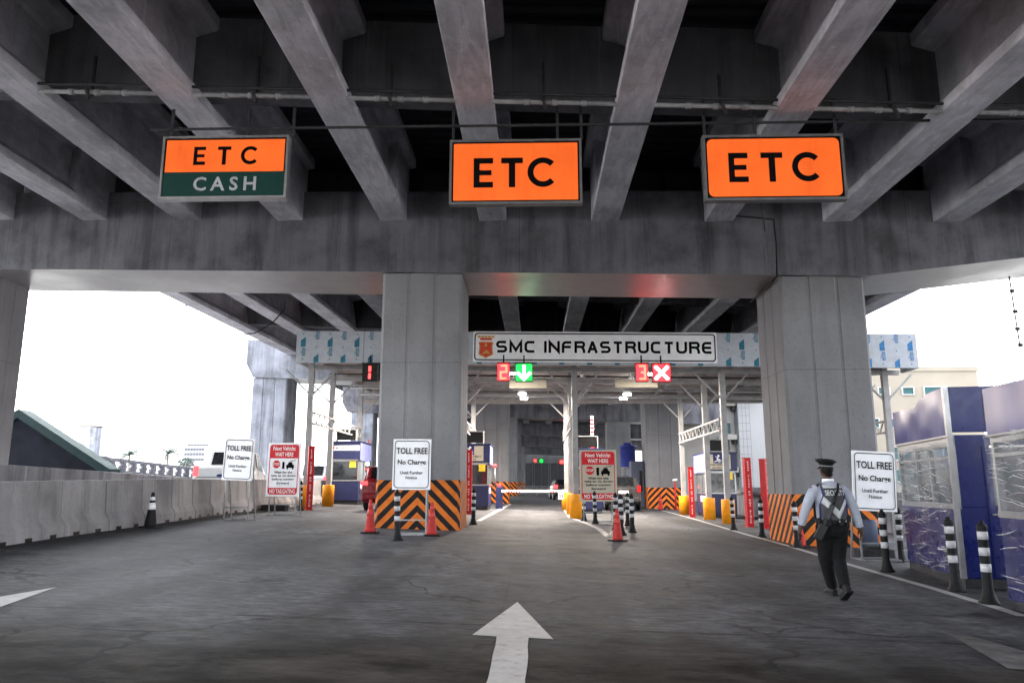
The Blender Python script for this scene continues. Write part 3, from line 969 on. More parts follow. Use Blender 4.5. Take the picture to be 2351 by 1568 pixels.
def etc(mb, w2, h2, o, pos=(-.259, -.028, .22), hh=0.52):
    """E T C drawn as thick strokes"""
    H = h2 * hh; sw_ = H * 0.19
    W = H * 0.62
    o = Vector(o)
    xE, xT, xC = [w2 * q for q in pos]
    k = H / 2 - sw_ / 2
    oe = o + X_ * xE
    mb.ribbon([(W / 2, k), (-W / 2 + sw_ / 2, k), (-W / 2 + sw_ / 2, -k), (W / 2, -k)], sw_, oe, X_, Z_)
    mb.ribbon([(-W / 2 + sw_, 0), (W * 0.42, 0)], sw_ * 0.9, oe, X_, Z_)
    ot = o + X_ * xT
    mb.ribbon([(-W * 0.56, k), (W * 0.56, k)], sw_, ot, X_, Z_)
    mb.ribbon([(0, k - sw_ / 2), (0, -H / 2)], sw_ * 1.08, ot, X_, Z_)
    oc = o + X_ * xC
    mb.ribbon(arc(0, 0, W * 0.64, H / 2 - sw_ / 2, 42, 318, 26), sw_, oc, X_, Z_)

hanging_sign('hanging sign with orange ETC panel over a green CASH panel', ((376, 312), (663, 314), (658, 458), (364, 455)), 13.3, (0, 0), rods=(392, 567, 672), frame_c='alu')
hanging_sign('orange ETC sign with square corners, hanging between the two others', ((1034, 321), (1337, 321), (1335, 470), (1030, 468)), 13.3, (-0.02,), rods=(1040, 1280, 1335))
hanging_sign('orange ETC sign with rounded corners, hanging above the right column', ((1613, 311), (1937, 309), (1943, 459), (1618, 461)), 13.2, (0.0,), 0.10, rods=(1618, 1735, 1920))

# cables
def cable(name, pts, r, label, mat='black', cat='cable'):
    m = MB(); m.tube(pts, r, 6)
    return tag(m.build(name, M[mat]), label, cat)
yc_ = lambda x: y1((x - 1228) / 92.0) - 0.05
cable('cable', [P(1690, 496, 18.3), P(1776, 504, 18.35), P(1782, 560, 18.4), P(1784, 634, 18.5), P(1768, 655, 19.3), P(1722, 694, 21.0)], 0.022, 'black cable running down the cross-head to the right column')
cable('cable', [P(1748, 462, 13.4), P(1752, 490, 15), P(1756, 530, 18.3)], 0.012, 'thin black wire trailing below the rounded orange sign')
pp = [P(425, 700, 24), P(445, 722, 24.2), P(480, 752, 24.5), P(530, 770, 25), P(585, 765, 25.5), P(625, 742, 26), P(652, 712, 26.5), P(655, 690, 27)]
cable('cable', pp, 0.022, 'slack black cable looping under the left girders')
pp = [P(378, 690, 30), P(370, 760, 30), P(360, 840, 30.1), P(350, 900, 30), P(341, 948, 30)]
cable('loose_line', pp, 0.018, 'pale loose line dangling in front of the white sky', 'galv', 'line')
ch = thing('hanging_chain', 'rusty chain of clamps dangling below the cross-head at the right edge', 'chain', tuple(P(2328, 700, 17.6)))
q0 = P(2328, 700, 17.6)
m = MB(); m.tube([P(2317, 635, 17.6) - q0, P(2330, 720, 17.6) - q0, P(2342, 797, 17.6) - q0], 0.016, 6); m.build('cord', M['rust'], ch)
for (x, y) in ((2324, 668), (2331, 715), (2336, 755), (2343, 792)):
    m = MB(); m.cb(P(x, y, 17.6) - q0, (0.09, 0.05, 0.07)); m.build('clamp', M['rust'], ch)

# ================================================================ TOLL CANOPY
YF, YB = 27.2, 38.5
ztopL, ztopR = P(682, 760, YF).z, P(2103, 767, YF).z
xL, xR = P(682, 760, YF).x, P(2103, 767, YF).x
def ft(X): return ztopL + (ztopR - ztopL) * (X - xL) / (xR - xL)
def fb(X):
    zl, zr2 = P(682, 832, YF).z, P(2103, 845, YF).z
    return zl + (zr2 - zl) * (X - xL) / (xR - xL)
canopy = thing('toll_canopy', 'white steel canopy with film covered fascia spanning the toll lanes', 'canopy', (0, YF, 0))
def C(p): return Vector((p[0], p[1] - YF, p[2]))
panels = [xL + (xR - xL) * k / 9 for k in range(10)]
for k in range(9):
    a, b = panels[k] + 0.006, panels[k + 1] - 0.006
    m = MB()
    m.prism([(a, fb(a)), (b, fb(b)), (b, ft(b)), (a, ft(a))], (0, 0, 0), X_, Z_, Y_ * 0.10)
    o = m.build('fascia_panel', M['film'], canopy)
    pr = MB()
    h = ft(a) - fb(a)
    nc = 5
    for i in range(nc):
        xx = a + (b - a) * (i + .5) / nc
        zc = fb(xx)
        if (i + k) % 2 == 0:
            pr.flat([(xx - .09, zc + h * .50), (xx + .09, zc + h * .50), (xx + .09, zc + h * .82), (xx - .09, zc + h * .70)], (0, -0.004, 0), X_, Z_)
            text(pr, 'elite', (xx, -0.004, zc + h * .34), Z_, -X_, w_=h * .26, h=.19, bold=.02)
        else:
            text(pr, 'elite', (xx, -0.004, zc + h * .86), Z_, -X_, w_=h * .26, h=.19, bold=.02)
            pr.flat([(xx - .09, zc + h * .01), (xx + .09, zc + h * .01), (xx + .09, zc + h * .28), (xx - .09, zc + h * .17)], (0, -0.004, 0), X_, Z_)
        for zz in ((.12, .92) if (i + k) % 2 == 0 else (.5,)):
            pr.flat([(xx - .03, zc + h * zz - .03), (xx + .03, zc + h * zz - .03), (xx, zc + h * zz + .03)], (0, -0.004, 0), X_, Z_)
    pr.build('film_print', M['blue_print'] if k >= 8 else M['teal_print'], o)
m = MB()
m.box(xR - 0.1, xR, 0.11, 1.2, fb(xR), ft(xR)); m.box(xL, xL + 0.1, 0.11, 1.2, fb(xL), ft(xL))
m.build('fascia_return', M['film'], canopy)
m = MB()
m.add([(xL, 0.1, ft(xL) - .02), (xR, 0.1, ft(xR) - .02), (xR, YB - YF, ft(xR) - .1), (xL, YB - YF, ft(xL) - .1)] + [(xL, 0.1, ft(xL) - .06), (xR, 0.1, ft(xR) - .06), (xR, YB - YF, ft(xR) - .14), (xL, YB - YF, ft(xL) - .14)],
      [(0, 1, 2, 3), (7, 6, 5, 4)])
m.build('roof_sheet', M['asphalt_top'], canopy)
zc = 4.78 + 1.42
m = MB()
n = 62
prof = [(YF + 0.15 + (YB - YF - 0.3) * k / n, (0, .06)[k % 4 in (1, 2)]) for k in range(n + 1)]
m.add([(x, y - YF, fb(x) + 0.42 + dz) for y, dz in prof for x in (xL + .05, xR - .05)], [(2 * i, 2 * i + 2, 2 * i + 3, 2 * i + 1) for i in range(n)])
m.build('ceiling_sheet', M['roof_sheet'], canopy)
PX = [-8.45, -2.95, 1.5, 7.0, 13.0]
PY = [28.8, 31.9, 37.2]
for x in PX:
    for y in PY:
        m = MB()
        z0 = zg(x, y) - 0.05
        m.cb((0, 0, (fb(x) + 0.40 + z0) / 2 - z0), (0.20, 0.20, fb(x) + 0.40 - z0))
        m.build('post', M['white_steel'], canopy, (x, y - YF, z0))
ztb = lambda x: fb(x) + 0.02
for y in PY:
    m = MB()
    m.beam(C((xL, y, ztb(xL) + 0.05)), C((xR, y, ztb(xR) + 0.05)), 0.16, 0.17)
    m.build('cross_beam', M['white_steel'], canopy)
    for x in PX:
        for s in (-1, 1):
            b = MB()
            b.beam(C((x + s * 0.1, y, ztb(x) - 0.95)), C((x + s * 1.0, y, ztb(x) - 0.02)), 0.06, 0.06)
            b.build('knee_brace', M['white_steel'], canopy)
for k in range(13):                      # purlins along the lanes
    x = xL + 0.4 + (xR - xL - .8) * k / 12
    m = MB(); m.box(x - .04, x + .04, 0.2, YB - YF - 0.2, fb(x) + 0.27, fb(x) + 0.41)
    m.build('purlin', M['white_steel'], canopy)
for y in (30.2, 33.4, 35.2):
    m = MB(); m.beam(C((xL + .2, y, fb(xL) + .22)), C((xR - .2, y, fb(xR) + .22)), 0.07, 0.09)
    for k in range(26):
        x = xL + .4 + (xR - xL - .8) * k / 26; x2 = x + (xR - xL) / 52
        m.beam(C((x, y, fb(x) + .24)), C((x2, y, fb(x2) + .40)), 0.03, 0.03)
        m.beam(C((x2, y, fb(x2) + .40)), C((x2 + (xR - xL) / 52, y, fb(x) + .24)), 0.03, 0.03)
    m.build('roof_truss', M['white_steel'], canopy)
m = MB()                                  # deep trussed beam along the back
m.beam(C((xL, YB, fb(xL) + .05)), C((xR, YB, fb(xR) + .05)), 0.12, 0.14)
m.beam(C((xL, YB, fb(xL) + .62)), C((xR, YB, fb(xR) + .62)), 0.10, 0.12)
for k in range(22):
    x = xL + (xR - xL) * k / 22; xm = x + (xR - xL) / 44; xe = x + (xR - xL) / 22
    m.beam(C((x, YB, fb(x) + .08)), C((xm, YB, fb(xm) + .58)), 0.05, 0.05)
    m.beam(C((xm, YB, fb(xm) + .58)), C((xe, YB, fb(xe) + .08)), 0.05, 0.05)
m.box(xL, xR, YB - YF + 0.06, YB - YF + 0.09, fb(xR) + 0.0, fb(xL) + 0.75, 1)
m.build('back_truss', [M['white_steel'], M['roof_sheet']], canopy)
for x in PX:                              # lattice girts between the posts
    ya, yb = PY[0] + 0.1, PY[2] - 0.1
    z0, z1 = P(713, 972, 28.8).z - 0.018 * (x + 8.45), P(713, 947, 28.8).z - 0.018 * (x + 8.45)
    m = MB()
    xx = x + 0.13 * (1 if x < 0 else -1)
    m.beam(C((xx, ya, z0)), C((xx, yb, z0)), 0.06, 0.07); m.beam(C((xx, ya, z1)), C((xx, yb, z1)), 0.06, 0.07)
    n = 22
    for k in range(n):
        y = ya + (yb - ya) * k / n; y2 = ya + (yb - ya) * (k + 1) / n
        m.beam(C((xx, y, z0 if k % 2 else z1)), C((xx, y2, z1 if k % 2 else z0)), 0.035, 0.035)
    m.build('lattice_girt', M['white_steel'], canopy)
# long services under the roof
for y, z, r_, nm, mt in ((30.9, 0.12, 0.035, 'service_conduit', 'black'), (34.3, -0.02, 0.03, 'service_pipe', 'white_steel'), (36.2, -0.1, 0.03, 'service_pipe', 'white_steel')):
    m = MB(); m.tube([C((xL + .3, y, fb(xL) + z)), C((0, y, fb(0) + z)), C((xR - .3, y, fb(xR) + z))], r_, 6)
    m.build(nm, M[mt], canopy)

def post_guard():
    t = MB()
    t.lathe([(0.235, 0.0), (0.235, 0.84), (0.225, 0.86), (0.15, 0.862)], n=24)
    return t.build('post_guard', M['yellow'])
lab = {(0, 0): 'left lane, nearest, beside the red and white notice', (0, 1): 'left lane, in front of the blue booth corner',
       (2, 0): 'centre island, nearest of its three', (2, 1): 'centre island, middle of its three', (2, 2): 'centre island, farthest of its three',
       (3, 0): 'right lane, nearest, beside the striped bollard', (3, 1): 'right lane, middle one, before the blue booth', (3, 2): 'right lane, farthest, beside the red post',
       (1, 0): 'beside the left striped column, behind the red post'}
pg = None
for (i, j), tx in lab.items():
    x, y = PX[i], PY[j]
    loc = (x, y, zg(x, y))
    if pg is None:
        pg = post_guard(); tag(pg, '', 'guard', 'yellow guards round the canopy posts'); o = pg
    else:
        o = pg.copy(); col.objects.link(o)
    o.location = loc
    o['label'] = 'yellow drum guard round a white post, ' + tx

# ---------------------------------------------------------------- fascia sign
tl, tr, br, bl = P(1087, 761, YF - 0.09), P(1645, 764, YF - 0.09), P(1645, 834, YF - 0.09), P(1087, 830, YF - 0.09)
wd, ht = tr.x - tl.x, (tl.z - bl.z + tr.z - br.z) / 2
cs = (tl + tr + bl + br) / 4
tilt = (tr.z - tl.z) / wd
ux = Vector((1, 0, tilt)).normalized(); uz = Vector((-tilt, 0, 1)).normalized()
sg = thing('fascia_sign', 'long white SMC INFRASTRUCTURE sign with red and gold crest on the canopy', 'sign', tuple(cs))
m = MB(); m.prism(rrect(wd, ht, 0.03), (0, 0, 0), ux, uz, Y_ * 0.07); m.build('panel', M['white_sheet'], sg)
m = MB()
m.ribbon(rrect(wd - 0.14, ht - 0.14, 0.10), 0.045, (0, -0.004, 0), ux, uz, closed=True)
m.build('border', M['ink'], sg)
def techno(mb, word, x0, x1, zc_, hh, sw_, o, u, v):
    """wide square lettering with rounded corners"""
    hh -= sw_
    k = hh / 2
    wl = {'I': 0.0, 'M': 1.15, 'N': 1.02, ' ': 0.28, 'T': 0.95}
    tot = sum(wl.get(c, 0.96) for c in word) * hh + (len(word) - 1) * (hh * 0.24 + sw_)
    sx = (x1 - x0 - sw_) / tot
    x = x0 + sw_ / 2
    for c in word:
        W = wl.get(c, 0.96) * hh * sx
        a = W / 2; cx = x + a
        r = min(0.32 * hh, W * 0.4)
        st = []
        if c == 'S':
            st = [[(a, k), (-a + r, k)] + arc(-a + r / 1.3, k - k / 2, r / 1.3, k / 2, 90, 270, 6) + arc(a - r / 1.3, -k / 2, r / 1.3, k / 2, 90, -90, 6) + [(-a, -k)]]
        elif c == 'C':
            st = [[(a, k)] + arc(-a + r, k - r, r, r, 90, 180, 5) + arc(-a + r, -k + r, r, r, 180, 270, 5) + [(a, -k)]]
        elif c == 'E':
            st = [[(a, k)] + arc(-a + r, k - r, r, r, 90, 180, 5) + arc(-a + r, -k + r, r, r, 180, 270, 5) + [(a, -k)], [(-a, 0), (a * 0.9, 0)]]
        elif c == 'F':
            st = [[(a, k)] + arc(-a + r, k - r, r, r, 90, 180, 5) + [(-a, -k - sw_ / 2)], [(-a, 0), (a * 0.9, 0)]]
        elif c == 'U':
            st = [[(-a, k + sw_ / 2)] + arc(-a + r, -k + r, r, r, 180, 270, 5) + arc(a - r, -k + r, r, r, 270, 360, 5) + [(a, k + sw_ / 2)]]
        elif c == 'R':
            st = [[(-a, -k - sw_ / 2), (-a, k)] + arc(a - r * .7, k / 2 + .02 * hh, r * .7, k / 2, 90, -90, 6) + [(-a, 0.04 * hh)], arc(a - r * .9, -k, r * .9, k * .95, 80, 0, 5) + [(a, -k - sw_ / 2)]]
        elif c == 'I':
            st = [[(0, -k - sw_ / 2), (0, k + sw_ / 2)]]
        elif c == 'M':
            st = [[(-a, -k - sw_ / 2), (-a, k), (0, -k * 0.75), (a, k), (a, -k - sw_ / 2)]]
        elif c == 'N':
            st = [[(-a, -k - sw_ / 2), (-a, k * .97), (a, -k * .97), (a, k + sw_ / 2)]]
        elif c == 'T':
            st = [[(-a, k), (a, k)], [(0, k - sw_ / 2), (0, -k - sw_ / 2)]]
        elif c == 'A':
            st = [[(-a, -k - sw_ / 2), (-a * .06, k), (a * .06, k), (a, -k - sw_ / 2)], [(-a * .55, -k * .42), (a * .55, -k * .42)]]
        for i_, s_ in enumerate(st): mb.ribbon([(p[0] + cx, p[1] + zc_) for p in s_], sw_, Vector(o) + Y_ * (-0.001 * i_), u, v)
        x += W + (hh * 0.24 + sw_) * sx
m = MB()
def fx(px): return (P(px, 797, YF).x - cs.x)
techno(m, 'SMC', fx(1139), fx(1230), 0.0, 0.43, 0.095, (0, -0.005, 0), ux, uz)
techno(m, 'INFRASTRUCTURE', fx(1249), fx(1635), 0.0, 0.43, 0.095, (0, -0.005, 0), ux, uz)
m.build('lettering', M['ink'], sg)
cx_ = fx(1116)
m = MB()
sh = [(-.27, .16), (-.22, .20), (.22, .20), (.27, .16), (.235, .05), (.25, -.17), (.27, -.24), (.22, -.30), (.08, -.36), (0, -.41), (-.08, -.36), (-.22, -.30), (-.27, -.24), (-.25, -.17), (-.235, .05)]
m.flat([(p[0] + cx_, p[1] - 0.02) for p in sh], (0, -0.005, 0), ux, uz, 1)
m.flat([(p[0] * .86 + cx_, p[1] * .88 - 0.025) for p in sh], (0, -0.009, 0), ux, uz, 0)
m.flat([(cx_ - .05, .0), (cx_ + .05, .0), (cx_ + .03, .12), (cx_ - .03, .12)], (0, -0.013, 0), ux, uz, 1)
m.flat([(cx_ - .15, -.26), (cx_ + .15, -.26), (cx_ + .10, -.17), (cx_ + .02, -.12), (cx_ - .08, -.2)], (0, -0.013, 0), ux, uz, 1)
m.flat([(cx_ - .20, .23), (cx_ + .20, .23), (cx_ + .23, .31), (cx_ - .23, .31)], (0, -0.005, 0), ux, uz, 0)
for k in range(5):
    a = -0.24 + 0.12 * k
    m.flat([(cx_ + a * .95 - .045, .315), (cx_ + a * .95 + .045, .315), (cx_ + a * 1.12 + .06, .40), (cx_ + a * 1.12 - .06, .40)], (0, -0.005, 0), ux, uz, 1)
m.build('crest', [M['crest_red'], M['gold']], sg)

# ---------------------------------------------------------------- lane displays
def lane_display(name, label, x, y, w_, h, kind, ch_=None):
    d = 26.6
    c = P(x, y, d)
    t = thing(name, label, 'display', tuple(c), 0, 'lit lane displays under the canopy')
    m = MB(); m.box(-w_ / 2, w_ / 2, 0, 0.22, -h / 2, h / 2)
    m.box(-w_ / 2 - 0.02, w_ / 2 + .02, -0.10, 0.22, h / 2, h / 2 + .02)
    m.beam((0, .11, h / 2 + .02), (0, .11, 0.62), .05, .05)
    m.build('housing', M['black'], t)
    o_ = (0, -0.012, 0)
    if kind == 'num':
        if ch_ != '1':
            m = MB(); m.flat(rrect(w_ * .94, h * .94, .02), (0, -0.005, 0), X_, Z_); m.build('lit_ground', M['led_red_panel'], t)
        m = MB()
        a, b = w_ * 0.24, h * 0.36
        if ch_ == '2': pts = [[(-a, b)] + [(a, b), (a, 0), (-a, 0), (-a, -b), (a, -b)]]
        elif ch_ == '3': pts = [[(-a, b), (a, b), (a, 0), (-a * .4, 0)], [(a, 0), (a, -b), (-a, -b)]]
        else: pts = [[(a * .1, b), (a * .1, .03)], [(a * .1, -.03), (a * .1, -b)]]
        for k, q in enumerate(pts): m.ribbon(q, w_ * 0.17, (0, -0.012 - .001 * k, 0), X_, Z_)
        m.build('digit', M['led_red_one' if ch_ == '1' else 'led_red_hot'], t)
    elif kind == 'arrow':
        m = MB(); m.flat(rrect(w_ * .94, h * .94, .02), (0, -0.005, 0), X_, Z_); m.build('lit_ground', M['led_green'], t)
        m = MB(); m.ribbon([(0, h * .40), (0, -h * .36)], w_ * .15, o_, X_, Z_); m.ribbon([(-w_ * .38, 0), (0, -h * .38), (w_ * .38, 0)], w_ * .14, (0, -.013, 0), X_, Z_)
        m.build('arrow', M['led_green_hot'], t)
    elif kind == 'cross':
        m = MB(); m.flat(rrect(w_ * .94, h * .94, .02), (0, -0.005, 0), X_, Z_); m.build('lit_ground', M['led_red_panel'], t)
        m = MB(); m.ribbon([(-w_ * .36, h * .36), (w_ * .36, -h * .36)], w_ * .16, o_, X_, Z_); m.ribbon([(w_ * .36, h * .36), (-w_ * .36, -h * .36)], w_ * .16, (0, -.013, 0), X_, Z_)
        m.build('cross', M['led_white_hot'], t)
    else:
        m = MB(); m.flat(rrect(w_ * .6, h * .6, .02), (0, -0.005, 0), X_, Z_); m.build('arrow', M['led_green'], t)
    return t
lane_display('number_display', 'red lit lane number 1 in a black box left of the column', 848, 855, 0.50, 0.62, 'num', '1')
lane_display('signal_display', 'dark signal box half hidden by the left column', 886, 855, 0.55, 0.62, 'off')
lane_display('number_display', 'red lit lane number 2 below the long white sign', 1156, 854, 0.42, 0.62, 'num', '2')
lane_display('signal_display', 'green lit display with white arrow pointing down', 1203, 855, 0.60, 0.62, 'arrow')
lane_display('number_display', 'red lit lane number 3 below the long white sign', 1474, 855, 0.42, 0.62, 'num', '3')
lane_display('signal_display', 'red lit display with white cross', 1519, 856, 0.62, 0.62, 'cross')
# far plaza displays
def far_lamp(label, x, y, d, mat, w_, h, dark=True):
    c = P(x, y, d)
    t = thing('far_display', label, 'display', tuple(c))
    m = MB(); m.box(-w_, w_, 0.01, 0.3, -h, h); m.build('housing', M['black'], t)
    m = MB(); m.box(-w_ * .7, w_ * .7, -0.05, 0.005, -h * .7, h * .7); m.build('lamp', M[mat], t)
far_lamp('small green signal glowing far down the lane under the last cross-heads', 1243, 1058, 92, 'led_green', .28, .28)
far_lamp('small red number glowing left of the far green signal', 1229, 1057, 92, 'led_red_one', .2, .25)
far_lamp('small red signal glowing far down the lane beside the white posts', 1291, 1060, 92, 'led_red_one', .42, .28)

# ---------------------------------------------------------------- lamps and cameras under the canopy
def floodlight(label, x, y, d, power):
    c = P(x, y, d)
    t = thing('floodlight', label, 'lamp', tuple(c), 0, 'floodlights under the canopy')
    m = MB(); m.box(-.20, .20, -.02, .16, .0, .10); m.beam((0, .08, .1), (0, .08, fb(c.x) + .2 - c.z), .04, .04); m.build('housing', M['galv'], t)
    m = MB(); m.box(-.15, .15, -.06, .12, -.06, -.002); m.build('lens', M['lamp_white'], t)
    ld = bpy.data.lights.new('floodlight_beam', 'AREA'); ld.energy = power; ld.color = (1, .87, .74); ld.shape = 'RECTANGLE'; ld.size = .4; ld.size_y = .4
    lo = bpy.data.objects.new('floodlight_beam', ld); col.objects.link(lo); lo.parent = t; lo.location = (0, 0.02, -0.09)
FL = 95
floodlight('white floodlight under the canopy, right below the green arrow display', 1199, 903, 33.5, FL)
floodlight('white floodlight hanging just below and behind the first middle-lane one', 1203, 914, 35.5, FL)
floodlight('white floodlight under the canopy left of the red cross display', 1440, 904, 33.5, FL)
floodlight('lower white floodlight left of the others in the right lane', 1431, 914, 35.5, FL)
floodlight('white floodlight between the number 2 and the arrow display', 1181, 856, 29.5, 16)
floodlight('white floodlight between the number 3 and the cross display', 1496, 857, 29.5, 16)
floodlight('white floodlight over the left lane, mostly behind the left column', 900, 905, 33.5, FL)

def cctv(label, x, y, d):
    c = P(x, y, d)
    t = thing('security_camera', label, 'camera', tuple(c), R(20), 'cameras under the canopy')
    m = MB(); m.tube([(0, .1, 0), (0, -.02, 0)], .055, 12); m.tube([(0, -.02, 0), (0, -.16, -.03)], .05, 12); m.build('housing', M['white_sheet'], t)
    m = MB(); m.tube([(0, -.162, -.03), (0, -.17, -.032)], .035, 10); m.build('lens', M['black'], t)
    m = MB(); m.beam((0, .05, .03), (0, .05, .45), .04, .04); m.build('bracket', M['white_steel'], t)
cctv('small white camera hanging beside the centre post below the sign', 1337, 862, 28.3)
cctv('small white camera under the canopy left of the right posts', 1448, 868, 30.0)
m = MB(); a = P(1185, 880, 32.5); m.box(-.75, .75, 0, .04, -.16, .16); o = m.build('ceiling_board', M['cream_sheet'], None, tuple(P(1212, 882, 31))); tag(o, 'pale blank board below the green arrow display', 'board', 'blank boards under the canopy')
m = MB(); m.box(-.85, .85, 0, .04, -.16, .16); o = m.build('ceiling_board', M['cream_sheet'], None, tuple(P(1461, 880, 31))); tag(o, 'pale blank board below the red number 3 display', 'board', 'blank boards under the canopy')
# ================================================================ CONCRETE BARRIERS AND WALLS
def barrier_seg(L):
    m = MB()
    prof = [(-.25, 0), (.25, 0), (.25, .20), (.15, .37), (.12, 1.03), (-.12, 1.03), (-.15, .37), (-.25, .20)]
    m.prism(prof, (0, -L / 2 + .004, 0), X_, Z_, Y_ * (L / 2 - .0105))
    m.prism(prof, (0, .0025, 0), X_, Z_, Y_ * (L / 2 - .0065))
    m.prism([(x * .9, z * .985) for x, z in prof], (0, -.1, 0), X_, Z_, Y_ * .2)
    for y in (-L * .25, L * .25):               # lifting slots at the foot
        m.box(.2, .253, y - .11, y + .11, .0, .07, 1)
    o = m.build('concrete_barrier', [M['concrete_barrier'], M['black']], bevel=0.006)
    return o
foot = [G(x, y) for x, y in ((0, 1256), (70, 1242), (192, 1226), (291, 1212), (405, 1196), (500, 1181), (600, 1170), (660, 1164), (735, 1156))]
print('BARRIER', [tuple(round(q, 2) for q in f) for f in foot])
bpath = [Vector((f.x - .25, f.y, 0)) for f in foot]
bpath = [bpath[0] + (bpath[0] - bpath[2]) * 1.6] + bpath + [bpath[-1] + (bpath[-1] - bpath[-3]) * 1.3]
pts = []
for i in range(len(bpath) - 1):
    n_ = 40
    for k in range(n_): pts.append(bpath[i].lerp(bpath[i + 1], k / n_))
SEG = 1.55
pos, acc, last = [], 0, pts[0]
marks = [pts[0]]
for p in pts[1:]:
    acc += (p - last).length; last = p
    if acc >= SEG: marks.append(p); acc = 0
b0 = None
ordn = ['nearest', 'second', 'third', 'fourth', 'fifth', 'sixth', 'seventh', 'eighth', 'ninth', 'tenth', 'eleventh', 'twelfth', 'thirteenth', 'fourteenth', 'fifteenth', 'sixteenth', 'seventeenth', 'eighteenth', 'nineteenth', 'twentieth', 'twenty-first', 'twenty-second', 'twenty-third', 'twenty-fourth', 'twenty-fifth']
for i in range(len(marks) - 1):
    a, b = marks[i], marks[i + 1]
    c = (a + b) / 2; d = b - a
    if b0 is None: b0 = barrier_seg(SEG); o = b0; tag(o, '', 'barrier', 'concrete barriers along the left lane')
    else: o = b0.copy(); col.objects.link(o)
    za, zb_ = zg(a.x, a.y), zg(b.x, b.y)
    o.location = (c.x, c.y, (za + zb_) / 2 - 0.01)
    o.rotation_euler = (math.atan2(zb_ - za, d.length), 0, -math.atan2(d.x, d.y))
    o['label'] = 'grey concrete barrier segment, %s from the camera in the row on the left' % ordn[i]

def wall(name, pts, h, th, mat, label, cat, z0=None):
    m = MB()
    P3 = [Vector(p) for p in pts]
    for i in range(len(P3) - 1):
        a, b = P3[i], P3[i + 1]
        d = (b - a); d.z = 0; nrm = Vector((-d.y, d.x, 0)).normalized() * th
        low = -2.2
        vs = [a, b, b + nrm, a + nrm]
        vs = [Vector((q.x, q.y, low)) for q in vs] + vs
        m.add(vs, [(0, 1, 5, 4), (1, 2, 6, 5), (2, 3, 7, 6), (3, 0, 4, 7), (4, 5, 6, 7)])
    return tag(m.build(name, mat, bevel=0.015), label, cat)
t0_, t1_ = P(0, 1065, 14.9), P(432, 1096, 32.8)
ext = t0_ + (t0_ - t1_) * 0.35
wall('parapet_wall', [tuple(ext), tuple(t0_), tuple(t1_)], 1, 0.3, M['concrete_wall'], 'plain grey concrete parapet wall behind the left row of barriers', 'wall')
m = MB()
# right hand far wall with a pale rail on top
wall('parapet_wall', [tuple(P(1660, 1117, 42)), tuple(P(1860, 1121, 30.0)), tuple(P(2500, 1150, 20))], 1, 0.3, M['concrete_wall'], 'low dark concrete wall behind the red posts on the right', 'wall')
m.tube([P(1690, 1131, 38), P(1860, 1134, 29)], 0.10, 8)
tag(m.build('guard_rail', M['white_steel']), 'white rail in front of the low wall, behind the red posts on the right', 'rail')

# ================================================================ SIGNS ON STANDS
def leg_frame(m, wd, ht, zb_, back):
    for s in (-1, 1):
        m.beam((s * wd * .40, 0.02, 0), (s * wd * .40, 0.02, zb_ + ht * .95), .03, .03)
        m.beam((s * wd * .40, back, 0), (s * wd * .40, 0.05, zb_ + ht * .9), .03, .03)
        m.beam((s * wd * .40, -.12, .015), (s * wd * .40, back + .02, .015), .03, .03)
    m.beam((-wd * .40, 0.02, .33), (wd * .40, 0.02, .33), .03, .03)
    m.beam((-wd * .40, back, .02), (wd * .40, back, .02), .03, .03)
    m.beam((-wd * .40, -.1, .02), (wd * .40, -.1, .02), .03, .03)

def wavy_board(wd, ht, y0, m_idx, mb, bend=0.012, seed=0):
    """sheet with slight rumples"""
    n, k = 9, 12
    rr = random.Random(seed)
    a, b, c_ = rr.uniform(0, 6), rr.uniform(0, 6), rr.uniform(3, 6)
    vs = []
    for j in range(k + 1):
        for i in range(n + 1):
            x, z = -wd / 2 + wd * i / n, -ht / 2 + ht * j / k
            edge = min(1, min(i, n - i, j, k - j) / 2)
            low = 1 + 1.6 * max(0, -z / ht)
            vs.append((x, y0 - abs(bend * edge * low * math.sin(c_ * x + 5 * z + a) * math.cos(4 * z + b)), z))
    mb.add(vs, [(j * (n + 1) + i, j * (n + 1) + i + 1, (j + 1) * (n + 1) + i + 1, (j + 1) * (n + 1) + i) for j in range(k) for i in range(n)], m_idx, True)

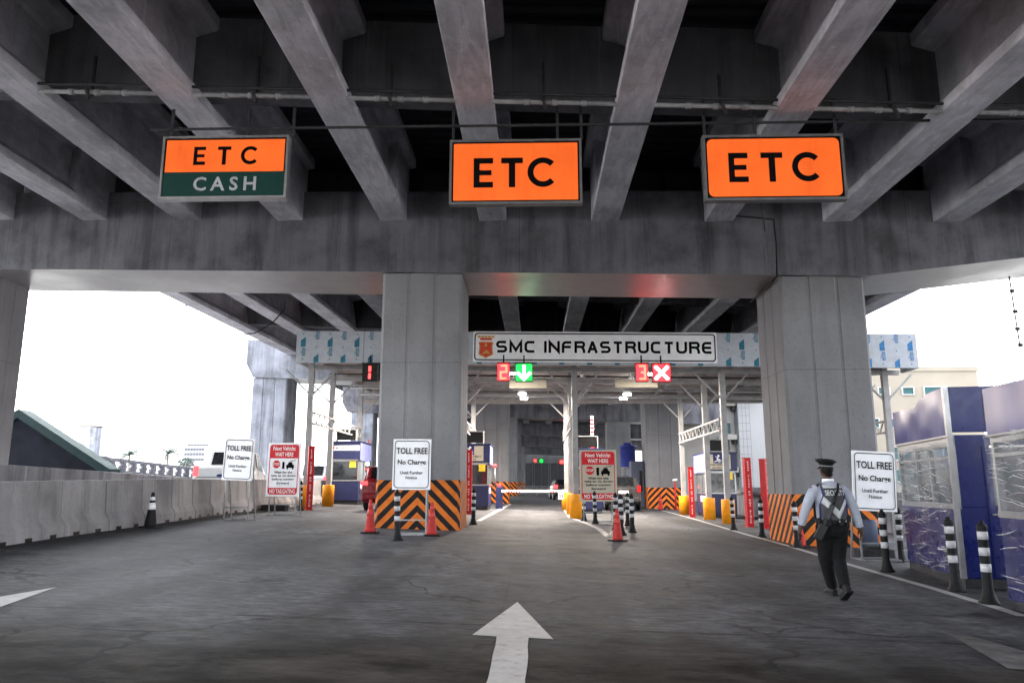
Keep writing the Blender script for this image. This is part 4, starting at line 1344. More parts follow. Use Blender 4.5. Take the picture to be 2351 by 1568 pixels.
def toll_free(px, d, label, rz, weight, seed):
    tl, tr, br, bl = [P(x, y, d) for x, y in px]
    wd = ((tr - tl).length + (br - bl).length) / 2
    ht = ((tl - bl).length + (tr - br).length) / 2
    c = (tl + tr + br + bl) / 4
    tiltx = math.atan2((tl - bl).x, (tl - bl).z) * 0.5 + math.atan2((tr - br).x, (tr - br).z) * 0.5
    gz = zg(c.x, c.y)
    t = thing('toll_free_sign', label, 'sign', (c.x, c.y, gz), rz, 'toll free notices on stands')
    zc_ = c.z - gz
    T = Matrix.Translation((0, 0, zc_)) @ Matrix.Rotation(tiltx, 4, 'Y')
    m = MB(); leg_frame(m, wd, ht, zc_ - ht / 2, .45); m.build('stand', M['galv'], t)
    m = MB(); wavy_board(wd, ht, -.028, 0, m, .004, seed)
    m.box(-wd / 2, wd / 2, -.022, -.004, -ht / 2, ht / 2, 0)
    m.v = [T @ q for q in m.v]; bd = m.build('board', M['white_sheet'], t)
    m = MB(); m.ribbon(rrect(wd - .09, ht - .09, .07), .016, (0, -.046, 0), X_, Z_, closed=True)
    text(m, 'TOLL FREE', (0, -.047, ht * .265), X_, Z_, w_=wd * .82, h=ht * .125, bold=.02)
    text(m, 'No Charge', (0, -.047, ht * .03), X_, Z_, w_=wd * .74, h=ht * .125, bold=.02)
    text(m, 'Until Further', (0, -.047, -ht * .165), X_, Z_, w_=wd * .60, h=ht * .062, bold=.015)
    text(m, 'Notice', (0, -.047, -ht * .262), X_, Z_, w_=wd * .30, h=ht * .058, bold=.015)
    m.v = [T @ q for q in m.v]; m.build('lettering', M['ink'], t)
    return t
toll_free(((517, 1005), (590, 1008), (579, 1104), (509, 1101)), 20.6, 'TOLL FREE sign leaning in front of the left concrete barriers', R(-6), None, 1)
toll_free(((904, 1007), (991, 1009), (987, 1126), (901, 1122)), 17.7, 'TOLL FREE sign standing before the left striped column between two cones', R(2), None, 2)
toll_free(((1951, 1034), (2055, 1038), (2060, 1176), (1957, 1170)), 15.6, 'TOLL FREE sign standing to the right of the guard', R(5), None, 3)

def stone(label, p, s, seed, name='weight_stone', mat='stone', cat='stone', flat=0.7):
    bm = bmesh.new()
    bmesh.ops.create_icosphere(bm, subdivisions=2, radius=1)
    rr = random.Random(seed)
    for q in bm.verts:
        k = 1 + rr.uniform(-.2, .14)
        q.co = Vector((q.co.x * s * k, q.co.y * s * .8 * k, max(-.35, q.co.z * flat * k) * s + s * .33))
    me = bpy.data.meshes.new(name); bm.to_mesh(me); bm.free()
    me.materials.append(M[mat])
    o = bpy.data.objects.new(name, me); col.objects.link(o)
    o.location = p
    return tag(o, label, cat, 'weights on the sign stands')
stone('dark lump of concrete holding down the middle TOLL FREE stand', tuple(G(944, 1206) + Vector((0, 0.05, 0.02))), .16, 4)
stone('dark lump of concrete at the foot of the left TOLL FREE stand', tuple(G(532, 1171)), .30, 5, flat=.6)
m = MB(); m.box(-.42, .42, -.2, .2, 0, .2); o = m.build('weight_block', M['stone'], None, tuple(G(630, 1172)), 0.03); tag(o, 'flat dark block holding down the left red and white notice', 'weight', 'weights on the sign stands')
m = MB(); m.box(-.35, .35, -.16, .16, 0, .17); m.box(-.15, .15, -.1, .1, .17, .24); o = m.build('weight_block', M['stone'], None, tuple(G(2008, 1280)), 0.03); tag(o, 'dark block on the stand of the right TOLL FREE sign', 'weight', 'weights on the sign stands')
m = MB(); m.lathe([(.17, 0), (.17, .62), (.15, .66), (.0, .67)], n=16)
o = m.build('dark_drum', M['kiosk'], None, tuple(G(2000, 1262))); tag(o, 'dark drum beside the striped column behind the guard', 'drum')

def next_vehicle(px, d, label, rz, sheet, tag_board):
    tl, tr, br, bl = [P(x, y, d) for x, y in px]
    wd = ((tr - tl).length + (br - bl).length) / 2
    ht = ((tl - bl).length + (tr - br).length) / 2
    c = (tl + tr + br + bl) / 4
    tiltx = math.atan2((tl - bl).x, (tl - bl).z) * 0.5 + math.atan2((tr - br).x, (tr - br).z) * 0.5
    gz = zg(c.x, c.y)
    t = thing('wait_here_sign', label, 'sign', (c.x, c.y, gz), rz, 'next vehicle notices')
    zc_ = c.z - gz
    T = Matrix.Translation((0, 0, zc_)) @ Matrix.Rotation(tiltx, 4, 'Y')
    def fin(mm, name, mat):
        mm.v = [T @ q for q in mm.v]
        return mm.build(name, mat, t)
    m = MB(); leg_frame(m, wd, ht, zc_ - ht / 2, .5); m.build('stand', M['galv'], t)
    m = MB(); m.box(-wd / 2, wd / 2, -.03, 0, -ht / 2, ht / 2); fin(m, 'board', M[sheet])
    iw, ih = wd * .90, ht * .93
    m = MB()
    rr_ = rrect(iw, ih, .09)
    ztop, zb_ = ih / 2 - ih * .275, -ih / 2 + ih * .135
    up = [p for p in rr_ if p[1] > 0] 
    m.flat([(iw / 2, ztop)] + up + [(-iw / 2, ztop)], (0, -.034, 0), X_, Z_)
    lo = [p for p in rr_ if p[1] < 0]
    m.flat([(-iw / 2, zb_)] + lo + [(iw / 2, zb_)], (0, -.034, 0), X_, Z_)
    m.flat([(-iw / 2, zb_), (-iw / 2 + .025, zb_), (-iw / 2 + .025, ztop), (-iw / 2, ztop)], (0, -.034, 0), X_, Z_)
    m.flat([(iw / 2 - .025, zb_), (iw / 2, zb_), (iw / 2, ztop), (iw / 2 - .025, ztop)], (0, -.034, 0), X_, Z_)
    q = iw * .135
    m.flat([(q * math.cos(R(22.5 + 45 * k)) - iw * .25, q * math.sin(R(22.5 + 45 * k)) + ih * .105) for k in range(8)], (0, -.034, 0), X_, Z_)
    fin(m, 'red_print', M['sign_red'])
    m = MB()
    text(m, 'Next Vehicle:', (0, -.038, ih * .425), X_, Z_, w_=iw * .76, h=ih * .085)
    text(m, 'WAIT HERE', (0, -.038, ih * .305), X_, Z_, w_=iw * .62, h=ih * .085)
    text(m, 'NO TAILGATING', (0, -.038, zb_ - ih * .068), X_, Z_, w_=iw * .86, h=ih * .085)
    text(m, 'STOP', (-iw * .25, -.038, ih * .105), X_, Z_, w_=iw * .22, h=ih * .055)
    fin(m, 'white_lettering', M['white_paint'])
    m = MB()
    for i, s in enumerate(('Wait for the', 'gate to go down', 'before moving', 'forward')):
        text(m, s, (0, -.038, -ih * (.055 + .072 * i)), X_, Z_, w_=iw * (.62, .84, .74, .42)[i], h=ih * (.05, .06, .06, .05)[i], bold=.02)
    cx_, cz_ = iw * .22, ih * .08
    s = iw * .1
    m.flat([(-1.3 * s, -.75 * s), (1.3 * s, -.75 * s), (1.35 * s, .1 * s), (.85 * s, .35 * s), (.55 * s, 1.1 * s), (-.55 * s, 1.1 * s), (-.85 * s, .35 * s), (-1.35 * s, .1 * s)], (cx_, -.038, cz_), X_, Z_)
    for k in (-1, 1): m.flat([(k * .9 * s - .25 * s, -1.2 * s), (k * .9 * s + .25 * s, -1.2 * s), (k * .9 * s + .25 * s, -.7 * s), (k * .9 * s - .25 * s, -.7 * s)], (cx_, -.038, cz_), X_, Z_)
    m.flat([(-2.7 * s, -1.1 * s), (-1.9 * s, -1.1 * s), (-1.9 * s, 1.2 * s), (-2.7 * s, 1.2 * s)], (cx_, -.038, cz_), X_, Z_)
    m.ribbon([(-.2 * s, 1.25 * s), (2.0 * s, 1.8 * s)], .15 * s, (cx_, -.038, cz_), X_, Z_)
    fin(m, 'black_lettering', M['ink'])
next_vehicle(((618, 1014), (693, 1019), (687, 1141), (609, 1138)), 23.6, 'red and white Next Vehicle WAIT HERE notice beside the left barriers', R(-4), 'white_sheet', 0)
next_vehicle(((1329, 1031), (1415, 1034), (1417, 1152), (1332, 1150)), 26.6, 'red and cream Next Vehicle WAIT HERE notice behind the bollards on the centre island', R(3), 'cream_sheet', 0)

# ================================================================ BOLLARDS, CONES, POSTS
def bollard():
    t = thing('striped_bollard', '', 'bollard', (0, 0, 0), 0, 'black and white striped bollards')
    H_ = 1.03
    m = MB(); m.lathe([(.125, 0), (.125, .02), (.10, .05), (.072, .13), (.06, .20), (.058, H_ - .12), (.066, H_ - .10), (.06, H_ - .06), (.03, H_ - .04), (.032, H_ - .01), (.0, H_)], n=16)
    m.build('post', M['black_rubber'], t)
    for z in (.44, .64, .84):
        m = MB(); m.lathe([(.0605, z - .05), (.0625, z - .05), (.0625, z + .05), (.0605, z + .05)], n=16)
        m.build('white_band', M['band_white'], t)
    return t
bl = [((912, 1240), 'in front of the left striped column'), ((690, 1172), 'in front of the left red and white notice'), ((1086, 1204), 'at the foot of the first red post'),
      ((1341, 1196), 'leftmost of the centre island cluster'), ((1367, 1202), 'second from left in the centre island cluster'), ((1413, 1216), 'third from left in the centre island cluster'),
      ((1428, 1228), 'front one of the centre island cluster'), ((1441, 1207), 'rearmost of the centre island cluster'), ((1452, 1222), 'rightmost of the island cluster, behind the red cone'),
      ((1685, 1217), 'next to the yellow guards of the right lane'), ((1750, 1233), 'beside the second red post at the right column'), ((1832, 1257), 'left of the guard, before the right column'),
      ((2037, 1312), 'in front of the right TOLL FREE sign'), ((2069, 1288), 'between the right sign and wrapped booth'), ((2197, 1357), 'in front of the plastic wrapped booth'), ((2272, 1386), 'nearest the camera, before the booth door')]
b0 = None
for (px, tx) in bl:
    g = G(*px)
    if b0 is None: b0 = bollard(); o = b0; o.location = g
    else: o = dup(b0, g, rnd.uniform(0, 3))
    o['label'] = 'black and white striped bollard ' + tx
    o.rotation_euler = (rnd.uniform(-.02, .02), rnd.uniform(-.03, .03), 0)

def traffic_cone(mat_c, mat_b, h=.78):
    t = thing('traffic_cone', '', 'cone', (0, 0, 0), 0, 'traffic cones')
    m = MB(); m.prism(rrect(.38, .38, .05), (0, 0, 0), X_, Y_, Z_ * .04); m.build('base', M['black_rubber'], t)
    m = MB(); m.lathe([(.132, .04), (.128, .07), (.036, h - .03), (.03, h), (.0, h + .003)], n=20); m.build('body', mat_c, t)
    for z0, z1 in ((.40, .55), (.60, .68)):
        r = lambda z: .128 + (.036 - .128) * (z - .07) / (h - .1) + .002
        m = MB(); m.lathe([(r(z0) - .003, z0), (r(z0), z0), (r(z1), z1), (r(z1) - .003, z1)], n=20); m.build('reflective_band', mat_b, t)
    return t
c0 = None
for px, tx, s in (((849, 1224), 'at the left edge of the left striped column', .96), ((991, 1230), 'right of the middle TOLL FREE sign', .94), ((1418, 1242), 'in front of the centre island bollards', .92), ((1838, 1256), 'half hidden behind the left arm of the guard', .95), ((1517, 1171), 'far off before the second right hand striped column', 1.05)):
    g = G(*px)
    if c0 is None: c0 = traffic_cone(M['cone_red'], M['cone_band']); o = c0; o.location = g; o.scale = (s,) * 3
    else: o = dup(c0, g, rnd.uniform(0, 1), scale=(s,) * 3)
    o['label'] = 'red traffic cone ' + tx
o = traffic_cone(M['black_rubber'], M['white_sheet']); o.location = G(345, 1211); o.scale = (.98,) * 3
o['label'] = 'black cone with two white bands beside the left concrete barriers'; o['group'] = ''
del o['group']

def clear_post(label, px, d_, h, rz=0):
    g = G(*px)
    t = thing('red_post', label, 'post', tuple(g), rz, 'red KEEP CLEAR posts')
    m = MB(); m.box(-.11, .11, -.11, .11, .02, h); m.box(-.16, .16, -.16, .16, 0, .02); m.box(-.125, .125, -.125, .125, h, h + .015)
    m.build('post', M['post_red'], t, bevel=.01)
    m = MB()
    s = 'KEEP CLEAR DO NOT BLOCK'
    for i, ch in enumerate(s):
        if ch == ' ': continue
        text(m, ch, (0, -.114, h - .14 - (h - .3) * i / (len(s) - 1)), X_, Z_, h=.062)
    m.build('lettering', M['white_paint'], t)
clear_post('red KEEP CLEAR post beside the left lane booth', (709, 1171), 0, 2.25, R(20))
clear_post('red KEEP CLEAR post standing right of the left striped column', (1076, 1180), 0, 2.35)
clear_post('red KEEP CLEAR post before the blue booth of the right lane', (1590, 1187), 0, 2.1, R(-8))
clear_post('red KEEP CLEAR post in front of the low wall at right', (1722, 1209), 0, 2.3, R(8))
clear_post('red post touching the left side of the right striped column', (1762, 1213), 0, 2.25, R(40))
g = G(1552, 1170)
t = thing('camera_pole', 'thin red pole with a small white camera before the far striped column', 'pole', tuple(g))
m = MB(); m.tube([(0, 0, 0), (0, 0, 1.55)], .045, 10); m.lathe([(.12, 0), (.12, .02)], n=12); m.build('pole', M['post_red'], t)
m = MB(); m.tube([(-.12, -.02, 1.62), (.12, .02, 1.66)], .06, 10); m.build('camera', M['white_sheet'], t)

# ================================================================ TOLL BOOTHS
def booth(label, xl, yf, wd, dp, kind, rz=0.0, H_=2.75, side_cover=1):
    z0 = zg(xl + wd / 2, yf)
    t = thing('toll_booth', label, 'booth', (xl + wd / 2, yf + dp / 2, z0), rz, 'blue toll booths under the canopy')
    a, b = wd / 2, dp / 2
    m = MB(); m.box(-a + .03, a - .03, -b + .03, b - .03, 0.0, .16); m.build('plinth', M['dark_steel'], t)
    m = MB(); m.box(-a, a, -b, b, .16, 1.02); m.build('lower_panel', M['booth_blue'], t, bevel=.012)
    m = MB(); m.box(-a - .02, a + .02, -b - .02, b + .02, 1.02, 1.07); m.build('sill', M['alu'], t)
    m = MB()
    for x in (-a + .03, a - .03):
        for y in (-b + .03, b - .03): m.box(x - .03, x + .03, y - .03, y + .03, 1.07, 1.95)
    for x in (-a + .03, a - .03):
        m.box(x - .025, x + .025, -.03, .03, 1.07, 1.95)
    m.box(-a, a, -b, b, 1.90, 2.0)
    m.build('window_frame', M['alu'], t)
    m = MB(); m.box(-a + .06, a - .06, -b + .02, -b + .03, 1.07, 1.90); m.build('front_window', M['glass_dark'], t)
    for s in (-1, 1):
        m = MB(); m.box(s * (a - .03) - .005, s * (a - .03) + .005, -b + .06, b - .06, 1.07, 1.90); m.build('side_window', M['clear'], t)
    m = MB(); m.box(-a - .06, a + .06, -b - .10, b + .06, 2.0, H_); m.build('header', M['booth_blue'], t, bevel=.015)
    m = MB(); m.box(-a - .10, a + .10, -b - .14, b + .10, H_, H_ + .05); m.build('roof', M['booth_blue'], t)
    if kind == 'name':
        m = MB(); m.box(-a - .03, a + .03, -b - .115, -b - .10, 2.38, 2.60); nb = m.build('name_board', M['white_sheet'], t)
        m = MB(); text(m, 'SMC INFRASTRUCTURE', (.05, -b - .12, 2.49), X_, Z_, w_=wd * .8, h=.10); m.build('lettering', M['ink'], nb)
        m = MB(); m.box(-a + .05, -a + .12, -b - .125, -b - .118, 2.42, 2.56); m.build('emblem', M['crest_red'], nb)
    elif kind == 'belt':
        m = MB(); m.box(-a - .05, a - .22, -b - .115, -b - .10, 2.06, 2.70); nb = m.build('notice_board', M['cream_sheet'], t)
        cxx = -.14
        m = MB(); m.box(cxx - .2, cxx + .2, -b - .125, -b - .116, 2.32, 2.70); m.build('pictogram_ground', M['navy'], nb)
        m = MB()
        m.flat([(.05 * math.cos(R(30 * k)) + .03, .05 * math.sin(R(30 * k)) + .11) for k in range(12)], (cxx, -b - .130, 2.52), X_, Z_)
        m.ribbon([(.0, .06), (-.02, -.04), (.10, -.06)], .055, (cxx, -b - .130, 2.52), X_, Z_)
        m.ribbon([(-.10, .10), (.08, -.10)], .025, (cxx, -b - .131, 2.52), X_, Z_)
        m.ribbon([(-.16, -.15), (-.05, -.09), (.06, -.15), (.16, -.09)], .03, (cxx, -b - .130, 2.52), X_, Z_)
        m.build('pictogram', M['white_paint'], nb)
        m = MB(); text(m, 'FASTEN SEATBELT', (cxx, -b - .12, 2.25), X_, Z_, w_=wd * .74, h=.075); text(m, 'ALWAYS', (cxx, -b - .12, 2.13), X_, Z_, w_=wd * .42, h=.075); m.build('lettering', M['ink'], nb)
    m = MB(); m.box(-.42, .42, -b + .02, -b + .16, H_ + .10, H_ + .56); m.build('display_screen', M['black'], t)
    m = MB()
    for x in (-.45, .45): m.box(x - .02, x + .02, -b - .02, -b + .2, H_ + .05, H_ + .60)
    m.box(-.46, .46, -b - .02, -b + .2, H_ + .565, H_ + .60)
    m.build('display_hood', M['white_steel'], t)
    m = MB(); m.tube([(-.42 + .20 * math.cos(R(20 * k)) - .14, -b + .05, H_ + .30 + .20 * math.sin(R(20 * k))) for k in range(19)], .018, 6); m.build('hoop', M['white_steel'], t)
    m = MB(); m.box(a - .42, a - .14, -b - .012, -b - .002, 1.62, 1.92); m.build('yellow_notice', M['notice_yellow'], t)
    m = MB(); m.box(-.30, -.12, -b + .10, -b + .11, 1.35, 1.75); m.box(.1, .3, -b + .10, -b + .11, 1.1, 1.45); m.build('papers', M['far_glass'], t)
    if side_cover:
        s = 1 if kind != 'right' else -1
        m = MB(); x = side_cover * (a + .066); m.box(x - .006, x + .006, -b - .09, b + .05, 1.93, 2.72); m.build('side_cover', M['blue_light'], t)
        m = MB(); m.box(side_cover * (a + .008) - .005, side_cover * (a + .008) + .005, -b + .45, -b + 1.4, .68, .93); m.build('side_plate', M['white_sheet'], t)
    return t
booth('blue toll booth of the left lane with a white name board', -9.17, 35.0, 1.24, 2.2, 'name')
booth('blue toll booth right behind the left striped column, seatbelt notice on top', -3.35, 33.6, 1.36, 2.1, 'belt')
booth('blue toll booth on the centre island, hidden behind the red notice', 1.72, 34.5, 1.24, 2.2, 'plain')
booth('blue toll booth of the right lane behind the white posts, seatbelt notice on top', 7.42, 34.0, 1.24, 2.3, 'belt', side_cover=-1)

def wrapped_booth(label, near, far, wd, H_, seed, wrap_h):
    """booth still under plastic film; near/far: ground corners of its long left side"""
    d = Vector((far.x - near.x, far.y - near.y, 0)); L = d.length
    ang = -math.atan2(d.x, d.y)
    t = thing('wrapped_booth', label, 'booth', tuple(near), ang, 'plastic wrapped booths on the right')
    # local: x to the right, y along the long side
    m = MB(); m.box(.02, wd - .02, .02, L - .02, 0, .14); m.build('plinth', M['dark_steel'], t)
    m = MB(); m.box(0, wd, 0, L, .14, 1.16); m.build('lower_panel', M['booth_blue_b'], t, bevel=.015)
    m = MB()
    for y in (.0, L * .36, L * .62, L - .07): m.box(0, .07, y, y + .07, 1.16, 2.18)
    for y in (.0, L - .07): m.box(wd - .07, wd, y, y + .07, 1.16, 2.18)
    m.box(-.005, .07, 0, L, 2.04, 2.22); m.box(-.008, .07, 0, L, 1.12, 1.20); m.box(0, .06, 0, L, 1.86, 1.90)
    m.build('window_frame', M['alu'], t)
    for k, (ya, yb) in enumerate(((.07, L * .36), (L * .36 + .07, L * .62), (L * .62 + .07, L - .07))):
        m = MB(); m.box(.03, .038, ya, yb, 1.2, 2.04); m.build('side_window', M['clear'], t)
    m = MB(); m.box(.1, wd - .05, L - .03, L - .02, 1.2, 2.0); m.build('rear_window', M['clear'], t)
    m = MB(); m.box(.15, .5, L * .5, L * .75, 1.16, 1.5); m.box(.2, .9, L * .1, L * .4, 1.16, 1.3); m.build('counter', M['kiosk'], t)
    # front wall with a door
    m = MB(); m.box(.07, .42, -.002, .05, 1.16, H_ - .72); m.box(wd - .35, wd, -.002, .05, 1.16, H_ - .72); m.box(.42, wd - .35, -.002, .05, 2.05, H_ - .72)
    m.build('front_wall', M['booth_blue_b'], t)
    m = MB(); m.box(.42, wd - .35, -.02, .02, .16, 1.18); m.box(.42, .52, -.02, .02, 1.18, 2.05); m.box(wd - .45, wd - .35, -.02, .02, 1.18, 2.05)
    dr = m.build('door', M['booth_blue_b'], t)
    m = MB(); m.box(.52, wd - .45, -.005, .005, 1.18, 2.02); m.build('door_window', M['frosted'], dr)
    m = MB(); m.tube([(.47, -.07, 1.05), (.58, -.07, 1.05)], .014, 8); m.tube([(.47, -.02, 1.05), (.47, -.07, 1.05)], .014, 8); m.build('handle', M['alu'], dr)
    # stepped fascia, lower towards the far end
    m = MB()
    zl = H_ - .72
    m.prism([(0, zl), (L, zl), (L, H_ - .13), (L * .55, H_ - .17), (L * .32, H_ - .02), (0, H_)], (-.03, 0, 0), Y_, Z_, X_ * .06)
    m.build('side_fascia', M['blue_film'], t)
    m = MB(); m.box(.032, wd, -.03, .03, zl + .04, H_); m.build('front_fascia', M['booth_blue_b'], t, bevel=.01)
    m = MB(); m.box(.032, wd, .03, L, H_ - .3, H_ - .24); m.build('roof', M['booth_blue_b'], t)
    m = MB(); m.box(.5, .78, -.04, -.03, zl + .18, zl + .58); m.build('name_recess', M['dark_steel'], t)
    m = MB(); m.box(-.035, .035, -.035, .04, .14, H_); m.box(-.04, .0, 0, L, zl - .03, zl); m.build('corner_trim', M['alu'], t)
    # film stretched round the body
    m = MB(); m.box(-.05, wd + .02, -.06 + .03, L + .03, .0, .1)
    m = MB()
    n, kk = 26, 16
    rr = random.Random(seed)
    vs = []
    for j in range(kk + 1):
        for i in range(n + 1):
            y = -.04 + (L + .08) * i / n
            vs.append((-.055 - rr.uniform(0, .018) - .01 * math.sin(9 * y + j), y, .12 + (wrap_h - .12) * j / kk + .02 * math.sin(5 * y)))
    m.add(vs, [(j * (n + 1) + i, (j + 1) * (n + 1) + i, (j + 1) * (n + 1) + i + 1, j * (n + 1) + i + 1) for j in range(kk) for i in range(n)], 0, True)
    for k in range(150):  # crease strands, their bright streaks put in as pale colour
        z = rr.uniform(.15, wrap_h) if k % 3 else rr.uniform(1.1, wrap_h)
        y0 = rr.uniform(-.04, L * .9); ln = rr.uniform(.15, .9); sl_ = rr.uniform(-.16, .10) + (.1 if z > 1.2 else -.05)
        bow = rr.uniform(-.03, .03)
        cp = []
        for q in range(5):
            y = y0 + ln * q / 4
            if y > L + .03: break
            zz = z + sl_ * ln * q / 4 + bow * math.sin(math.pi * q / 4)
            if .14 < zz < wrap_h + .02: cp.append((-.074, y, zz))
        if len(cp) > 2: m.tube(cp, [.0015] + [rr.uniform(.002, .0065)] * (len(cp) - 2) + [.0015], 5, 1)
    m.build('plastic_wrap', [M['wrap'], M['crease']], t)
    return t
wrapped_booth('navy toll booth wrapped in clear plastic, whole long side facing the lane', G(2216, 1351), G(2086, 1303), 1.65, 2.93, 3, 2.1)
gA, gB = G(2216, 1351), G(2086, 1303)
nB = G(2318, 1396)
dv = (gB - gA).normalized()
wrapped_booth('nearest navy toll booth, wrapped in plastic and cut off by the right edge', nB - dv * 3.1, nB, 1.9, 2.86, 8, 2.15)
m = MB(); m.box(.35, .9, -.12, .12, 0, .10)
g = G(2300, 1402); o = m.build('kerb_block', M['marking'], None, tuple(g)); o.rotation_euler = (0, 0, R(-62)); tag(o, 'white painted kerb block at the foot of the nearest wrapped booth', 'kerb')

# ================================================================ BOOM BARRIERS
t = thing('boom_barrier', 'lowered boom barrier with a white lit arm across the middle lane', 'barrier', tuple(Vector((-1.65, 36.4, zg(-1.65, 36.4)))))
m = MB(); m.box(-.16, .16, -.16, .16, 0, 1.0); m.build('cabinet', M['booth_blue'], t, bevel=.02)
m = MB(); m.box(.1, 3.15, -.23, -.19, .74, .85); arm = m.build('arm', M['white_sheet'], t)
for k in range(6):
    for x0 in (.3, 2.35):
        m = MB(); m.box(x0 + .12 * k, x0 + .12 * k + .06, -.235, -.231, .74, .80); m.build('red_stripe', M['sign_red'], arm)
m = MB(); m.box(2.72, 2.98, -.24, -.20, .42, .74); pl_ = m.build('height_plate', M['white_sheet'], t)
m = MB(); text(m, '23', (2.85, -.245, .56), X_, Z_, w_=.2, h=.16, bold=.03); m.build('lettering', M['ink'], pl_)
m = MB(); m.lathe([(.08, 1.0), (.08, 1.12), (.0, 1.16)], n=12); m.build('beacon', M['tail'], t)
m = MB(); m.tube([(-.2, 0, 1.0), (-.2, 0, 1.9)], .03, 8); m.lathe([(.08, 1.9), (.08, 2.02), (0, 2.04)], (-.2, 0, 0), 12, 1); m.build('signal_pole', [M['galv'], M['tail']], t)
g = Vector((2.75, 37.2, zg(2.75, 37.2)))
t = thing('boom_barrier', 'raised boom barrier with red and white arm above the centre island booth', 'barrier', tuple(g))
m = MB(); m.box(-.16, .16, -.16, .16, 0, 1.0); m.build('cabinet', M['booth_blue'], t, bevel=.02)
m = MB(); m.box(-.07, .07, -.22, -.18, .8, 4.45); arm = m.build('arm', M['white_sheet'], t)
for k in range(9):
    m = MB(); m.box(-.072, .072, -.225, -.221, 2.7 + .19 * k, 2.7 + .19 * k + .095); m.build('red_stripe', M['sign_red'], arm)
# lane signal beside the red car
g = P(843, 1095, 37.0)
t = thing('lane_light', 'green signal light on a pole beside the left lane booth', 'signal', (g.x, g.y, zg(g.x, g.y)))
m = MB(); m.tube([(0, 0, 0), (0, 0, 3.0)], .03, 8); m.build('pole', M['post_red'], t)
m = MB(); m.box(-.12, .12, -.05, .12, 1.45, 2.0); m.build('housing', M['black'], t)
m = MB(); m.lathe([(.0, .0), (.09, .0)], n=12); m = MB(); m.cyl((0, -.06, 1.85), (0, -.05, 1.85), .09); m.build('green_lens', M['led_green_hot'], t)
m = MB(); m.cyl((0, -.06, 1.6), (0, -.05, 1.6), .07); m.build('red_lens', M['tail'], t)

# ================================================================ VEHICLES (seen from behind)
def vehicle(name, label, loc, rz, paint, st, wheels, wr, windows, lamps, lit, plate_z, extra=None, tyre_w=.21):
    """st: stations (y, half width low, half width belt, half width roof, z sill, z belt, z roof)"""
    t = thing(name, label, 'car' if name != 'pickup_truck' else 'pickup', loc, rz)
    m = MB()
    vs = []
    for (y, wl, wb, wr_, zs, zb_, zr2) in st:
        zm = zs + (zb_ - zs) * .45
        half = [(wl * .93, zs), (wl, zs + .08), (wl * 1.01, zm), (wb, zb_), (wr_, zr2 - .05), (wr_ * .86, zr2)]
        ring = [(-x, z) for x, z in half] + [(x, z) for x, z in reversed(half)]
        vs += [(x, y, z) for x, z in ring]
    n = 12
    fs = []
    for i in range(len(st) - 1):
        for k in range(n):
            fs.append((i * n + k, i * n + (k + 1) % n, (i + 1) * n + (k + 1) % n, (i + 1) * n + k))
    fs += [list(range(n))[::-1], [(len(st) - 1) * n + k for k in range(n)]]
    m.add(vs, fs, 0, False)
    body = m.build('body', M[paint], t, bevel=.045)
    def pt(i, k, side):                      # k: 3 belt, 4 roof edge
        y, wl, wb, wr_, zs, zb_, zr2 = st[i]
        x, z = ((wb, zb_), (wr_, zr2 - .05), (wr_ * .88, zr2))[k - 3]
        return Vector((side * x, y, z))
    for (i, j, kind) in windows:
        if kind == 'side':
            for s in (-1, 1):
                q = [pt(i, 3, s), pt(j, 3, s), pt(j, 4, s), pt(i, 4, s)]
                c = sum(q, Vector()) / 4
                q = [c + (p - c) * .86 for p in q]
                q = [p + Vector((s * .03, 0, 0)) for p in q]
                w_ = MB(); w_.add(q + [p - Vector((s * .04, 0, 0)) for p in q], [(0, 1, 2, 3), (7, 6, 5, 4), (0, 4, 5, 1), (1, 5, 6, 2), (2, 6, 7, 3), (3, 7, 4, 0)]); w_.build('side_window', M['car_glass'], t)
        else:
            q = [pt(i, 5, -1), pt(i, 5, 1), pt(j, 5, 1), pt(j, 5, -1)]
            c = sum(q, Vector()) / 4
            q = [c + (p - c) * .86 for p in q]
            nrm = (q[1] - q[0]).cross(q[2] - q[0]).normalized()
            if (nrm.y < 0) != (kind == 'rear'): nrm = -nrm
            q = [p + nrm * .02 for p in q]
            w_ = MB(); w_.add(q + [p - nrm * .03 for p in q], [(0, 1, 2, 3), (7, 6, 5, 4), (0, 4, 5, 1), (1, 5, 6, 2), (2, 6, 7, 3), (3, 7, 4, 0)]); w_.build('rear_window' if kind == 'rear' else 'windscreen', M['car_glass'], t)
    for y in wheels:
        for s in (-1, 1):
            w0 = max(q[1] for q in st)
            wh = MB(); wh.tube([(s * (w0 - .19), y, wr), (s * (w0 - .16), y, wr), (s * (w0 - .02), y, wr), (s * (w0 + .01), y, wr)], [wr * .92, wr, wr, wr * .9], 20)
            we = wh.build('wheel', M['black_rubber'], t)
            wh = MB(); wh.tube([(s * (w0 + .012), y, wr), (s * (w0 + .02), y, wr)], wr * .62, 16); wh.build('rim', M['alu'], we)
    y0 = st[0][0]
    for (x, z, wx, wz) in lamps:
        for s in (-1, 1):
            l = MB(); l.box(s * x - wx / 2, s * x + wx / 2, y0 - .03, y0 + .10, z - wz / 2, z + wz / 2)
            l.build('tail_lamp', M['tail' if lit else 'tail_off'], t, bevel=.02)
    l = MB(); l.box(-.24, .24, y0 - .035, y0 - .01, plate_z - .07, plate_z + .07); l.build('number_plate', M['white_sheet'], t)
    l = MB(); w0 = st[0][1]; l.box(-w0 * .98, w0 * .98, y0 - .09, y0 + .14, st[0][4] + .02, st[0][4] + .26); l.build('rear_bumper', M[extra or paint], t, bevel=.05)
    return t
